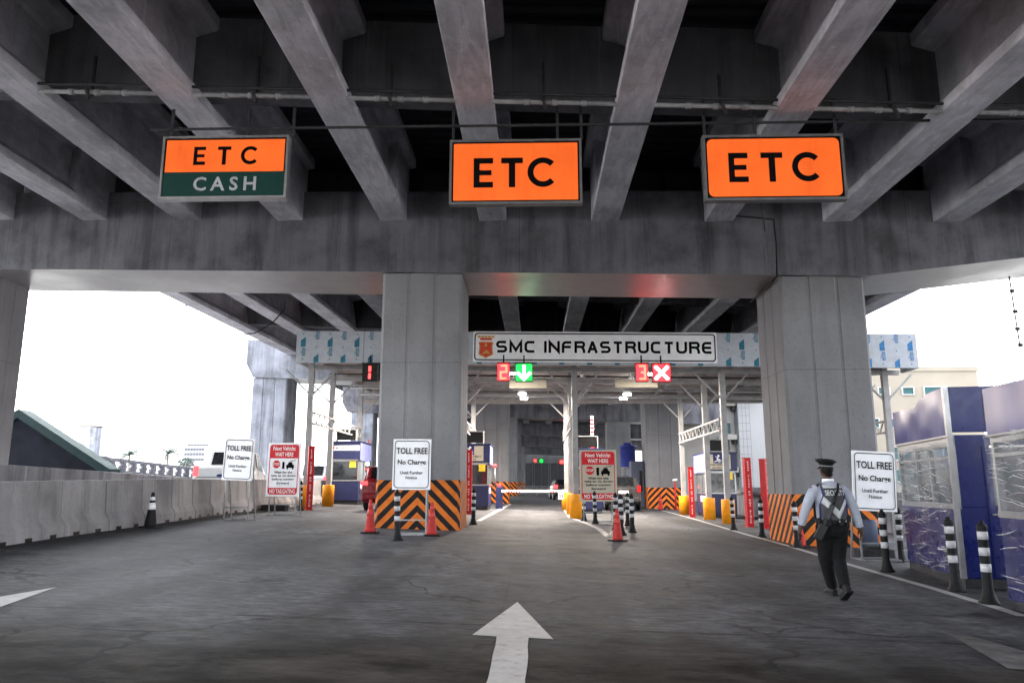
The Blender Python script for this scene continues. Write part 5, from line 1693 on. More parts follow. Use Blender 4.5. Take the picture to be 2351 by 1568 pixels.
SUV = lambda L, w_, h, b=1.0: [(-L / 2, w_ * .94, w_ * .93, w_ * .80, .40, 1.02 * b, 1.10 * b), (-L / 2 + .08, w_ * .97, w_ * .95, w_ * .80, .32, 1.04 * b, 1.16 * b), (-L / 2 + .42, w_, w_ * .97, w_ * .80, .28, 1.06 * b, h - .05), (-L / 2 + 1.3, w_, w_ * .98, w_ * .80, .28, 1.05 * b, h), (.3, w_, w_ * .98, w_ * .79, .28, 1.03 * b, h - .02),
     (.95, w_, w_ * .98, w_ * .76, .28, 1.02 * b, h - .12), (1.45, w_ * .99, w_ * .96, w_ * .80, .28, 1.0 * b, 1.08 * b), (L / 2 - .15, w_ * .95, w_ * .9, w_ * .75, .3, .85 * b, .92 * b), (L / 2, w_ * .88, w_ * .84, w_ * .7, .36, .72 * b, .78 * b)]
def place(px, d):
    p = P(px[0], 1100, d)
    return (p.x, p.y, zg(p.x, p.y))
vehicle('red_car', 'red car in the left lane, half hidden by the left striped column', place((906, 0), 31), 0, 'car_red', SUV(4.3, .87, 1.68), (-1.3, 1.35), .34, [(2, 4, 'side'), (4, 5, 'side'), (1, 2, 'rear'), (6, 5, 'front')], [(.74, 1.02, .26, .14)], True, .78)
vehicle('grey_car', 'grey people carrier with dark rear window in the right lane', place((1420, 0), 41), 0, 'car_grey', SUV(4.4, .88, 1.70), (-1.35, 1.4), .34, [(2, 4, 'side'), (4, 5, 'side'), (1, 2, 'rear'), (6, 5, 'front')], [(.76, 1.05, .18, .34)], False, .9)
vehicle('dark_car', 'dark car with glowing tail lamps far down the middle lane', place((1291, 0), 60), R(4), 'car_black', SUV(4.3, .87, 1.55), (-1.3, 1.35), .34, [(2, 4, 'side'), (4, 5, 'side'), (1, 2, 'rear'), (6, 5, 'front')], [(.70, 1.0, .26, .26)], True, .72)
PU = [(-2.6, .86, .88, .86, .52, 1.04, 1.12), (-2.55, .90, .91, .88, .45, 1.06, 1.14), (-1.2, .92, .92, .88, .42, 1.10, 1.17), (-1.15, .92, .91, .84, .42, 1.12, 1.26), (-.90, .92, .91, .79, .42, 1.14, 1.80), (.3, .92, .91, .78, .42, 1.12, 1.84), (.85, .92, .91, .70, .42, 1.12, 1.74), (1.45, .92, .90, .80, .42, 1.10, 1.18), (2.45, .88, .86, .74, .45, .96, 1.04), (2.62, .80, .78, .7, .5, .8, .86)]
p = place((538, 0), 29.0)
pk = vehicle('pickup_truck', 'white pickup truck behind the left concrete barriers', (p[0], p[1], p[2] + .15), R(0), 'car_white', PU, (-1.65, 1.6), .38, [(4, 6, 'side'), (3, 4, 'rear'), (7, 6, 'front')], [(.82, .98, .16, .34)], True, .72, 'alu')
pk.rotation_euler = (-.045, 0, R(11))
m = MB(); m.box(-.72, .72, -2.64, -2.60, .66, 1.08); tg = m.build('tailgate', M['car_white'], pk, bevel=.015)
m = MB(); m.box(-.12, .12, -2.665, -2.64, .93, 1.0); m.build('handle', M['alu'], tg)
m = MB(); m.lathe([(.0, 0), (.01, 0)], n=6); m = MB(); m.flat([(.13 * math.cos(R(20 * k)), .05 * math.sin(R(20 * k))) for k in range(18)], (0, -2.645, .82), X_, Z_); m.build('badge', M['navy'], tg)
p = place((738, 0), 44)
vehicle('white_van', 'white van seen between the left post and the blue booth', p, R(2), 'car_white', SUV(4.4, .88, 1.8), (-1.35, 1.4), .34, [(2, 4, 'side'), (4, 5, 'side'), (1, 2, 'rear'), (6, 5, 'front')], [(.74, 1.0, .22, .26)], True, .8)

# ================================================================ WATER TANK, KIOSK
g = P(1443, 1100, 47.5)
t = thing('water_tank', 'blue plastic water tank on a white frame behind the right lane', 'tank', (g.x, g.y, zg(g.x, g.y)))
zt = P(1443, 1072, 47.5).z - zg(g.x, g.y)
zt2 = P(1443, 1022, 47.5).z - zg(g.x, g.y)
m = MB(); m.lathe([(.44, zt), (.46, zt + .05), (.46, zt2 - .14), (.52, zt2 - .12), (.52, zt2 - .05), (.25, zt2 + .02), (.25, zt2 + .14), (0, zt2 + .15)], n=24); m.build('tank', M['tank_blue'], t)
m = MB()
for x in (-.36, .36):
    for y in (-.36, .36): m.beam((x, y, 0), (x, y, zt), .06, .06)
for z in (zt - .03, zt * .6): 
    for s in (-.36, .36): m.beam((-.36, s, z), (.36, s, z), .05, .05); m.beam((s, -.36, z), (s, .36, z), .05, .05)
m.build('stand', M['white_steel'], t)
a, b = P(1455, 1150, 46.0), P(1481, 1150, 46.0)
g = (a.x, 46.0, zg(a.x, 46))
zt = P(1470, 1058, 46.0).z - g[2]
t = thing('kiosk', 'tall slate blue kiosk standing beside the far striped column', 'kiosk', g)
m = MB(); m.box(-.1, b.x - a.x, 0, 2.4, 0, zt); m.build('body', M['kiosk'], t, bevel=.03)
m = MB(); m.box(b.x - a.x - .28, b.x - a.x - .12, -.01, 0.0, .9, 2.1); m.build('slot_window', M['black'], t)
m = MB(); m.box(b.x - a.x - .1, b.x - a.x + .5, .3, 2.0, 0, zt - .1); m.build('side_unit', M['navy'], t)
# ================================================================ FAR SURROUNDINGS
def block(name, label, x0, x1, y, dp, z1, mat, rows, win, cat='building', z0=-1.6, parapet=True):
    """rows: (zlow, zhigh, [(xa, xb), ...]) window bands in metres from the left front corner"""
    t = thing(name, label, cat, (x0, y, z0))
    m = MB(); m.box(0, x1 - x0, 0, dp, 0, z1 - z0); m.build('wall', M[mat], t)
    if parapet:
        m = MB(); m.box(-.1, x1 - x0 + .1, -.1, dp + .1, z1 - z0, z1 - z0 + .35); m.build('roof_edge', M[mat], t)
    for (za, zb_, xs) in rows:
        for (xa, xb) in xs:
            f = MB()
            e = .08
            for (p, q, r, s) in ((xa - e, xb + e, za - e, za), (xa - e, xb + e, zb_, zb_ + e), (xa - e, xa, za, zb_), (xb, xb + e, za, zb_)):
                f.box(p, q, -.12, .0, r - z0, s - z0)
            n = max(1, int((xb - xa) / .9))
            for k in range(1, n): f.box(xa + (xb - xa) * k / n - .03, xa + (xb - xa) * k / n + .03, -.10, -.04, za - z0, zb_ - z0)
            wf = f.build('window', M['pale_wall'] if mat == 'beige' else M['alu'], t)
            g = MB(); g.box(xa, xb, -.035, -.005, za - z0, zb_ - z0); g.build('pane', M[win], wf)
    return t
d = 60.0
def zx(x, y, dd): p = P(x, y, dd); return p.x, p.z
xa, zt = zx(1930, 853, d); xb, _ = zx(2243, 853, d)
def wx(x): return P(x, 900, d).x - xa
rows = [(zx(0, 912, d)[1], zx(0, 898, d)[1], [(wx(1952), wx(1976)), (wx(2017), wx(2041)), (wx(2072), wx(2096))]),
        (zx(0, 922, d)[1], zx(0, 897, d)[1], [(wx(2122), wx(2172))]),
        (zx(0, 985, d)[1], zx(0, 967, d)[1], [(wx(1952), wx(2010)), (wx(2032), wx(2078)), (wx(2130), wx(2190))]),
        (zx(0, 1058, d)[1], zx(0, 1030, d)[1], [(wx(1955), wx(1990)), (wx(2034), wx(2078)), (wx(2110), wx(2190))]),
        (zx(0, 1105, d)[1], zx(0, 1080, d)[1], [(wx(2040), wx(2090))])]
bb = block('beige_building', 'beige building with teal windows behind the right columns', xa, xb, d, 14, zt, 'beige', rows, 'teal_glass')
# steel lattice roof beyond its right end
m = MB()
x1_, zt2 = zx(2240, 868, 66)
for k in range(9):
    m.beam((x1_ + k * .35, 66, zt2 + .25 - .07 * k), (x1_ + k * .35 + .7, 66, zt2 - .55 - .07 * k), .06, .06)
    m.beam((x1_ + k * .35 + .7, 66, zt2 + .2 - .07 * k), (x1_ + k * .35, 66, zt2 - .6 - .07 * k), .06, .06)
m.beam((x1_, 66, zt2 + .25), (x1_ + 3.6, 66, zt2 - .35), .08, .08); m.beam((x1_, 66, zt2 - .55), (x1_ + 3.6, 66, zt2 - .85), .08, .08)
for x in (x1_ + .1, x1_ + 3.4): m.beam((x, 66, -1.6), (x, 66, zt2 - .6), .15, .15)
tag(m.build('roof_lattice', M['galv']), 'grey steel roof lattice showing right of the beige building', 'roof frame')

d = 74.0
xa, _ = zx(1560, 1000, d); xb, _ = zx(1765, 1000, d)
zt = 1.42 + 11.0
def wx2(x): return P(x, 1000, d).x - xa
lv = [(905, 945), (990, 1020), (1052, 1078), (1088, 1104)]
t = thing('balcony_building', 'pale block with balconies and teal windows seen under the canopy on the right', 'building', (xa, d, -1.6))
m = MB(); m.box(0, wx2(1688), 0, 12, 0, zt + 1.6); m.build('wall', M['pale_wall'], t)
m = MB(); m.box(wx2(1689), xb - xa, -1.2, 12, 0, zt + 1.9); m.build('tiled_wing', M['far_white'], t)
m = MB()
for k in range(18):
    z = .3 + k * .72; m.box(wx2(1689), wx2(1716), -1.23, -1.201, z, z + .04)
for k in range(4): x = wx2(1689) + .35 * k; m.box(x, x + .04, -1.234, -1.232, 0, zt + 1.8)
m.build('tile_joints', M['galv'], t)
for (ya, yb) in ((905, 926), (975, 1000), (1046, 1072)):
    z1_, z0_ = P(0, ya, d).z + 1.6, P(0, yb, d).z + 1.6
    for (pa, pb) in ((1655, 1678), (1600, 1640)):
        f = MB(); f.box(wx2(pa) - .06, wx2(pb) + .06, -.1, 0, z0_ - .06, z0_); f.box(wx2(pa) - .06, wx2(pb) + .06, -.1, 0, z1_, z1_ + .06); f.box((wx2(pa) + wx2(pb)) / 2 - .04, (wx2(pa) + wx2(pb)) / 2 + .04, -.1, 0, z0_, z1_)
        wf = f.build('window', M['alu'], t)
        g = MB(); g.box(wx2(pa), wx2(pb), -.05, -.005, z0_, z1_); g.build('pane', M['teal_glass'], wf)
    b = MB(); b.box(wx2(1645), wx2(1686), -1.0, 0, z0_ - .55, z0_ - .4); b.box(wx2(1645), wx2(1686), -1.0, -.92, z0_ - .4, z0_ - .1)
    b.build('balcony', M['pale_wall'], t)
    b = MB(); b.box(wx2(1680), wx2(1688), -.7, 0, z0_ - .95, z0_ - .6); b.build('air_unit', M['dark_steel'], t)

# left distance
d = 250.0
xa, zt = zx(421, 1010, d); xb, _ = zx(517, 1010, d)
def wx3(x): return P(x, 1030, d).x - xa
rows = [(zx(0, 1024, d)[1], zx(0, 1020, d)[1], [(wx3(430), wx3(478))]), (zx(0, 1035, d)[1], zx(0, 1029, d)[1], [(wx3(424), wx3(470))]), (zx(0, 1046, d)[1], zx(0, 1040, d)[1], [(wx3(424), wx3(470))]), (zx(0, 1058, d)[1], zx(0, 1052, d)[1], [(wx3(424), wx3(470))])]
block('white_office', 'white office block far off beyond the left parapet', xa, xb, d, 30, zt, 'far_white', rows, 'far_glass')
d = 90.0
xa, zt = zx(191, 981, d); xb, _ = zx(229, 981, d)
t = thing('bridge_pier', 'unfinished bare concrete pier standing alone in the left distance', 'pier', ((xa + xb) / 2, d, -1.6))
m = MB(); w2 = (xb - xa) / 2
m.prism([(-w2, -w2 * .6), (-w2 * .5, -w2), (w2 * .5, -w2), (w2, -w2 * .6), (w2, w2 * .6), (w2 * .5, w2), (-w2 * .5, w2), (-w2, w2 * .6)], (0, 0, 0), X_, Y_, Z_ * (zt + 1.6)); m.build('shaft', M['pale_concrete'], t)
m = MB(); m.box(-w2 * 1.05, w2 * 1.05, -w2 * .9, w2 * .9, zt + 1.6, zt + 1.75); m.build('top_form', M['rust'], t)
m = MB(); m.box(-w2 * 1.8, w2 * 1.8, -w2, w2, 0, P(0, 1046, d).z + 1.6); m.build('footing', M['concrete_wall'], t)

def palm(label, px, d, seed):
    rr = random.Random(seed)
    c = P(px[0], px[1], d)
    t = thing('palm_tree', label, 'palm', (c.x, c.y, -1.6), 0, 'palm trees beyond the left parapet')
    H_ = c.z + 1.6
    m = MB(); m.tube([(0, 0, 0), (.12, 0, H_ * .5), (0, 0, H_)], [.24, .18, .15], 8); m.build('trunk', M['trunk'], t)
    m = MB()
    for k in range(22):
        az = rr.uniform(0, 2 * math.pi); el = rr.uniform(-.35, 1.35); L = rr.uniform(1.8, 2.5)
        dirh = Vector((math.cos(az), math.sin(az), 0))
        q = Vector((0, 0, H_)); prev = None
        side = Vector((-math.sin(az), math.cos(az), 0))
        sp = []
        for s in range(9):
            sp.append(q.copy()); e = el - s * .22
            q = q + (dirh * math.cos(e) + Z_ * math.sin(e)) * L / 8
        for s in range(8):
            a, b = sp[s], sp[s + 1]
            for sd in (-1, 1):
                for u in range(3):
                    p = a.lerp(b, u / 3)
                    ll = .62 * math.sin(math.pi * min(1, (s + u / 3 + .6) / 8.8)) + .1
                    tipp = p + side * sd * ll * .75 + (b - a).normalized() * ll * .5 - Z_ * ll * .45
                    m.add([p, p + (b - a) * .22, tipp], [(0, 1, 2)])
        m.tube(sp, [.035] * 8 + [.01], 4)
    m.build('crown', M['palm'], t)
palm('left palm tree, its crown just above the parapet railing', (297, 1045), 112, 2)
palm('right palm tree, taller crown near the white office block', (385, 1042), 112, 5)
# patterned parapet railing of a neighbouring ramp
t = thing('patterned_railing', 'pale patterned railing on the ramp beyond the left parapet wall', 'railing', (-30, 50, 0))
m = MB()
def rt(y): return P(222 if y < 55 else 442, 1048 if y < 55 else 1073, y).z
y0_, y1_ = 50.0, 71.0
zt0, zt1 = P(225, 1048, 53).z, P(442, 1074, 68).z
def zr_(y): return zt0 + (zt1 - zt0) * (y - 53) / 15
m.beam((0, y0_ - 50, zr_(y0_) - .1), (0, y1_ - 50, zr_(y1_) - .1), .3, .22)
m.beam((0, y0_ - 50, zr_(y0_) - .95), (0, y1_ - 50, zr_(y1_) - .95), .3, .3)
n = 14
for k in range(n + 1):
    y = y0_ + (y1_ - y0_) * k / n
    m.beam((0, y - 50, zr_(y) - .9), (0, y - 50, zr_(y) - .15), .45, .26)
    for s in (-1, 1): m.beam((0, y - 50, zr_(y) - .55 + s * .3), (0, y - 50 + .45, zr_(y) - .55), .2, .12); m.beam((0, y - 50, zr_(y) - .55 + s * .3), (0, y - 50 - .45, zr_(y) - .55), .2, .12)
m.build('rail', M['concrete_wall'], t)
m = MB(); m.box(-.2, .2, 0, 21, -1.6, zr_(y1_) - 1.1); m.build('ramp_wall', M['pale_concrete'], t)
# dark gabled shed behind the left column
d = 26.0
ap, lo = P(42, 939, d), P(243, 1071, d)
t = thing('sloping_screen', 'dark sloping screen with green capping behind the left column', 'screen', (ap.x, d, 0))
run = lo.x - ap.x; dz = ap.z - lo.z
m = MB(); m.prism([(-run, -2), (run * 1.0, -2), (run, lo.z - .2), (0, ap.z - .25), (-run, lo.z - .2)], (0, .1, 0), X_, Z_, Y_ * .5); m.build('wall', M['dark_wall'], t)
m = MB()
for s in (-1, 1):
    m.prism([(0, ap.z), (s * run * 1.04, lo.z - dz * .04), (s * run * 1.04, lo.z - dz * .04 - .30), (0, ap.z - .30)], (0, 0, 0), X_, Z_, Y_ * .7)
m.build('capping', M['green_trim'], t)
# far office fronts closing the view down the lane
d = 150.0
xa, zt = P(1180, 1062, d).x, P(1200, 1062, d).z
block('far_office', 'long pale glazed building closing the view down the middle lane', P(1130, 1062, d).x, P(1345, 1062, d).x, d, 8, P(1200, 1022, d).z, 'far_grey', [(P(0, 1120, d).z, P(0, 1064, d).z, [(2 + 3.1 * k, 4.6 + 3.1 * k) for k in range(5)])], 'far_glass', z0=-1.0)
g = Vector((0, 78, 0))
m = MB()
x0_, x1b = P(1180, 1128, 78).x, P(1285, 1128, 78).x
zz = zg(0, 78)
t = thing('far_barricade', 'low steel barricade fence across the road far down the middle lane', 'fence', (x0_, 78, zz))
for k in range(9):
    x = (x1b - x0_) * k / 8; m.beam((x, 0, 0), (x, 0, .9), .07, .07)
for z in (.25, .55, .85): m.beam((0, 0, z), (x1b - x0_, 0, z), .07, .09)
m.build('rails', M['galv'], t)
# power line post with lattice far left of the booth omitted trees: small bare trees beyond the barrier
def bush(label, px, d, s, seed):
    rr = random.Random(seed)
    c = P(px[0], px[1], d)
    t = thing('small_tree', label, 'tree', (c.x, c.y, -1.6), 0, 'small trees beyond the left lane')
    H_ = c.z + 1.6
    m = MB(); m.tube([(0, 0, 0), (.05, 0, H_)], [.16, .06], 6)
    for k in range(9):
        a = rr.uniform(0, 6.28); b = Vector((math.cos(a) * s * .8, math.sin(a) * s * .8, H_ + rr.uniform(-.1, .7) * s))
        m.tube([(0, 0, H_ * .8), b], [.05, .015], 5)
    m.build('trunk', M['trunk'], t)
    m = MB()
    for k in range(420):
        a = rr.uniform(0, 6.28); r_ = s * math.sqrt(rr.random()); z = H_ + rr.uniform(-.6, .8) * s * (1 - .5 * r_ / s)
        q = Vector((math.cos(a) * r_, math.sin(a) * r_, z)); e = .16 * s
        u = Vector((rr.uniform(-1, 1), rr.uniform(-1, 1), rr.uniform(-1, 1))).normalized() * e; v = Vector((rr.uniform(-1, 1), rr.uniform(-1, 1), rr.uniform(-1, 1))).normalized() * e
        m.add([q - u, q + v * .5, q + u, q - v * .5], [(0, 1, 2, 3)])
    m.build('crown', M['palm'], t)
bush('small tree far off beside the white van roof', (733, 1088), 110, 1.3, 3)
bush('small faint tree far off right of the red post', (722, 1084), 150, 1.2, 4)
bush('low tree tucked beside the white office block', (428, 1063), 150, 1.6, 9)

# ================================================================ SECURITY GUARD
def ring(c, d, rx, ry, n=14, tw=0):
    d = d.normalized()
    u = (X_ - d * X_.dot(d)).normalized() if abs(d.x) < .95 else Vector((0, 0, 1))
    v = d.cross(u)
    return [c + u * math.cos(2 * math.pi * k / n + tw) * rx + v * math.sin(2 * math.pi * k / n + tw) * ry for k in range(n)]
def limb(mb, secs, n=14):
    """secs: (centre, radius across, radius fore-aft)"""
    C_ = [Vector(s[0]) for s in secs]
    rings = []
    for i, s in enumerate(secs):
        d = C_[min(i + 1, len(C_) - 1)] - C_[max(i - 1, 0)]
        rings.append(ring(C_[i], d, s[1], s[2], n))
    vs = [q for r in rings for q in r]
    fs = [(i * n + k, i * n + (k + 1) % n, (i + 1) * n + (k + 1) % n, (i + 1) * n + k) for i in range(len(rings) - 1) for k in range(n)]
    fs += [list(range(n))[::-1], [(len(rings) - 1) * n + k for k in range(n)]]
    mb.add(vs, fs, 0, True)
def blob(mb, c, r, seg=14):
    prof = [(max(1e-4, math.sin(math.pi * k / 10)), -math.cos(math.pi * k / 10)) for k in range(11)]
    o = len(mb.v)
    mb.lathe(prof, (0, 0, 0), seg)
    for i in range(o, len(mb.v)):
        q = mb.v[i]; mb.v[i] = Vector((q.x * r[0] + c[0], q.y * r[1] + c[1], q.z * r[2] + c[2]))
def fuse(mb, name, mat, parent, voxel, smooth=2):
    o = mb.build(name, mat, None)
    r = o.modifiers.new('fuse', 'REMESH'); r.mode = 'VOXEL'; r.voxel_size = voxel; r.use_smooth_shade = True
    if smooth:
        s = o.modifiers.new('soften', 'SMOOTH'); s.iterations = smooth; s.factor = .5
    dg = bpy.context.evaluated_depsgraph_get(); dg.update()
    me = bpy.data.meshes.new_from_object(o.evaluated_get(dg))
    old = o.data
    o.modifiers.clear(); o.data = me
    bpy.data.meshes.remove(old)
    me.name = name
    for p in me.polygons: p.use_smooth = True
    o.parent = parent
    return o
gp = G(1937, 1378)
guard = thing('person', 'person in peaked cap, pale blue shirt and grey reflective vest, walking away', 'person', (P(1917, 1200, gp.y).x, gp.y + .12, gp.z), R(4))
guard.scale = (.98, 1.0, .975)
LSH, LEL, LWR = Vector((-.205, 0, 1.415)), Vector((-.315, .02, 1.16)), Vector((-.365, .10, .93))
RSH, REL, RWR = Vector((.205, 0, 1.415)), Vector((.30, -.03, 1.15)), Vector((.365, -.02, .90))
LHIP, LKN, LAN = Vector((-.095, 0, .92)), Vector((-.05, .16, .50)), Vector((.10, .34, .11))
RHIP, RKN, RAN = Vector((.095, 0, .92)), Vector((.085, .05, .50)), Vector((.035, -.17, .165))
def hand(mb, wr, el, side, curl):
    d = (wr - el).normalized()
    f = Vector((0, 1, 0)); f = (f - d * f.dot(d)).normalized()      # fore-aft across the palm
    nrm = d.cross(f)
    if nrm.x * side > 0: nrm = -nrm                                  # palm side faces the thigh
    limb(mb, [(wr - d * .02, .026, .030), (wr + d * .03, .030, .040), (wr + d * .075, .020, .043), (wr + d * .098, .016, .040)], 12)
    for k, (off, L) in enumerate(((.032, .074), (.011, .084), (-.011, .078), (-.031, .06))):
        p = wr + d * .092 + f * off
        pts = [p]
        a = .10
        for s, fr in enumerate((.45, .32, .23)):
            a += curl * (0.8 + .08 * k)
            p = p + (d * math.cos(a) + nrm * math.sin(a)) * L * fr
            pts.append(p)
        mb.tube(pts, [.0095, .0092, .0085, .007], 8)
    p = wr + d * .03 + f * .036
    mb.tube([p, p + (d * .7 + f * .55 + nrm * .25).normalized() * .035, p + (d * .95 + f * .25 + nrm * .45).normalized() * .07], [.013, .0105, .0085], 8)
b = MB()
limb(b, [((0, .01, .86), .13, .10), ((0, .01, .95), .155, .115), ((0, .01, 1.08), .15, .105), ((0, .01, 1.25), .165, .11), ((0, .0, 1.38), .17, .10), ((0, 0, 1.45), .10, .075), ((0, .01, 1.49), .058, .062), ((0, .025, 1.57), .056, .06)])
blob(b, (0, .045, 1.655), (.076, .096, .118))
limb(b, [((0, .10, 1.60), .045, .03), ((0, .12, 1.585), .035, .02)])
b.tube([(0, .135, 1.67), (0, .158, 1.635), (0, .14, 1.62)], [.012, .017, .012], 8)          # nose
for s in (-1, 1):
    blob(b, (s * .078, .03, 1.652), (.011, .022, .033))                                       # ears
    blob(b, (s * .03, .128, 1.668), (.013, .01, .009))
limb(b, [(LSH, .05, .05), (LEL, .042, .042), (LWR, .028, .03)]); limb(b, [(RSH, .05, .05), (REL, .042, .042), (RWR, .028, .03)])
limb(b, [(LHIP, .085, .085), (LKN, .055, .06), (LAN, .04, .042)]); limb(b, [(RHIP, .085, .085), (RKN, .055, .06), (RAN, .04, .042)])
hand(b, LWR, LEL, -1, .42); hand(b, RWR, REL, 1, .3)
body = fuse(b, 'body', M['skin'], guard, .0055, 1)
# hair: short, below the cap
b = MB(); blob(b, (0, .02, 1.672), (.083, .09, .098)); limb(b, [((0, -.03, 1.60), .06, .045), ((0, -.025, 1.57), .05, .035)])
fuse(b, 'hair', M['hair'], guard, .008, 2)
# shirt with sleeves and collar
b = MB()
limb(b, [((0, .01, .96), .185, .135), ((0, .01, 1.06), .185, .135), ((0, .01, 1.2), .188, .13), ((0, 0, 1.32), .20, .128), ((0, -.005, 1.40), .185, .112), ((0, 0, 1.455), .125, .09), ((0, .01, 1.50), .072, .074)])
for A, B_, W_ in ((LSH, LEL, LWR), (RSH, REL, RWR)):
    s = -1 if A.x < 0 else 1
    limb(b, [(A + Vector((-s * .10, 0, .005)), .05, .06), (A + Vector((-s * .035, 0, -.012)), .068, .075), (A + Vector((s * .008, 0, -.05)), .070, .075), (A.lerp(B_, .5), .066, .068), (B_, .062, .062), (B_.lerp(W_, .55), .056, .056), (B_.lerp(W_, .93), .050, .050)])
shirt = fuse(b, 'shirt', M['shirt_blue'], guard, .009, 3)
b = MB(); b.lathe([(.070, 1.492), (.078, 1.49), (.074, 1.535), (.066, 1.535)], (0, .012, 0), 20)
b.build('collar', M['white_sheet'], guard)
b = MB()
for A, B_ in ((LEL, LWR), (REL, RWR)):
    d = (B_ - A).normalized(); limb(b, [(A.lerp(B_, .86), .053, .053), (A.lerp(B_, .97), .052, .052)])
fuse(b, 'cuffs', M['shirt_blue'], guard, .008, 1)
# trousers
b = MB()
limb(b, [((0, .01, .80), .12, .12), ((0, .0, .86), .185, .14), ((0, .005, .93), .198, .145), ((0, .01, 1.0), .190, .138)])
for H_, K_, A_, s in ((LHIP, LKN, LAN, -1), (RHIP, RKN, RAN, 1)):
    limb(b, [(H_ + Vector((s * .005, 0, .0)), .108, .125), (H_.lerp(K_, .4), .108, .115), (K_, .085, .095), (K_.lerp(A_, .5), .078, .088), (K_.lerp(A_, .97), .066, .080)])
fuse(b, 'trousers', M['trouser'], guard, .010, 3)
# shoes
def shoe(an, pitch):
    b = MB()
    T = Matrix.Translation(an) @ Matrix.Rotation(pitch, 4, 'X')
    limb(b, [((0, -.085, -.055), .034, .040), ((0, -.05, -.05), .042, .05), ((0, .03, -.055), .045, .045), ((0, .12, -.068), .048, .034), ((0, .185, -.076), .036, .022)])
    limb(b, [((0, -.03, -.04), .043, .05), ((0, -.02, .03), .04, .045)])
    b.box(-.045, .045, -.10, .20, -.11, -.088)
    b.v = [T @ q for q in b.v]
    return fuse(b, 'shoe', M['black_rubber'], guard, .007, 1)
shoe(LAN, R(0)); shoe(RAN, R(-32))
# belt with pouches
b = MB(); n = 28
vs = []
for z, r_ in ((.965, 1.0), (1.02, 1.0)):
    for k in range(n): a = 2 * math.pi * k / n; vs.append((.203 * math.cos(a), .01 + .152 * math.sin(a), z))
b.add(vs, [(k, (k + 1) % n, n + (k + 1) % n, n + k) for k in range(n)])
belt = b.build('belt', M['black_rubber'], guard)
for x, y, w_, h in ((-.10, -.145, .06, .10), (.06, -.15, .07, .09), (.17, -.085, .05, .16), (-.18, -.07, .05, .12)):
    b = MB(); b.cb((x, y, .975), (w_, .045, h)); b.build('pouch', M['black'], belt, bevel=.008)
for q in ((.03, -.172, .99), (.125, -.15, .99)):
    b = MB(); b.cb(q, (.018, .006, .018)); b.build('buckle', M['alu'], belt)
# reflective vest (back panel follows the shirt)
def vest_y(x, z):
    w_ = .200 + .02 * max(0, min(1, (z - 1.2) / .2)); q = max(0, 1 - (x / (w_ + .012)) ** 2)
    return -.152 * q ** .5 + .005
def vest(poly_fn, mat, name, par, off, n=22, k=16, z0=1.0, z1=1.47, front=False):
    b = MB(); vs = []
    for j in range(k + 1):
        z = z0 + (z1 - z0) * j / k
        xa_, xb_ = poly_fn(z)
        for i in range(n + 1):
            x = xa_ + (xb_ - xa_) * i / n
            y = vest_y(x, z) - off + (max(0, z - 1.36) * .9)
            if front: y = -y + .02
            vs.append((x, y, z))
    b.add(vs, [(j * (n + 1) + i, j * (n + 1) + i + 1, (j + 1) * (n + 1) + i + 1, (j + 1) * (n + 1) + i) for j in range(k) for i in range(n)], 0, True)
    o = b.build(name, M[mat], par)
    s = o.modifiers.new('thickness', 'SOLIDIFY'); s.thickness = .006; s.offset = 0
    return o
def outl(z):
    t_ = (z - 1.0) / .47
    w_ = .185 + .0 * t_ if z < 1.2 else .185 - .05 * math.sin(min(1, (z - 1.2) / .15) * 1.4)
    return -w_, w_
ve = vest(outl, 'vest_grey', 'vest', guard, .006)
vest(outl, 'vest_grey', 'vest_front', ve, .006, front=True)
def band(xa0, za, xb0, zb_, wd, name, mat):
    b = MB(); n = 16; vs = []
    for i in range(n + 1):
        t_ = i / n; x = xa0 + (xb0 - xa0) * t_; z = za + (zb_ - za) * t_
        for s in (-.5, .5):
            zz = z + s * wd
            vs.append((x, vest_y(x, zz) - .016 + max(0, zz - 1.36) * .9, zz))
    b.add(vs, [(2 * i, 2 * i + 2, 2 * i + 3, 2 * i + 1) for i in range(n)], 0, True)
    o = b.build(name, M[mat], ve)
    s = o.modifiers.new('thickness', 'SOLIDIFY'); s.thickness = .004; s.offset = 0
band(-.165, 1.28, .05, 1.06, .11, 'reflective_tape', 'reflective')
band(.165, 1.26, .03, 1.05, .085, 'reflective_tape', 'reflective')
band(-.12, 1.437, .12, 1.437, .045, 'reflective_tape', 'reflective')
for s in (-1, 1):
    b = MB(); b.tube([(s * .178, vest_y(.178, 1.05) - .01, 1.02), (s * .183, vest_y(.18, 1.15) - .012, 1.18), (s * .142, vest_y(.14, 1.3) - .02, 1.32), (s * .135, -.07, 1.41), (s * .12, .0, 1.48)], .009, 6); b.build('piping', M['navy'], ve)
m = MB()
vs_, fs_, asp = text_geo('SECURITY', .02)
m.add([(q[0] * .255 + .01, vest_y(q[0] * .255, 1.34) - .022 + max(0, 1.352 + q[1] * .07 - 1.36) * .9, 1.352 + q[1] * .07) for q in vs_], fs_)
m.build('lettering', M['reflective'], ve)
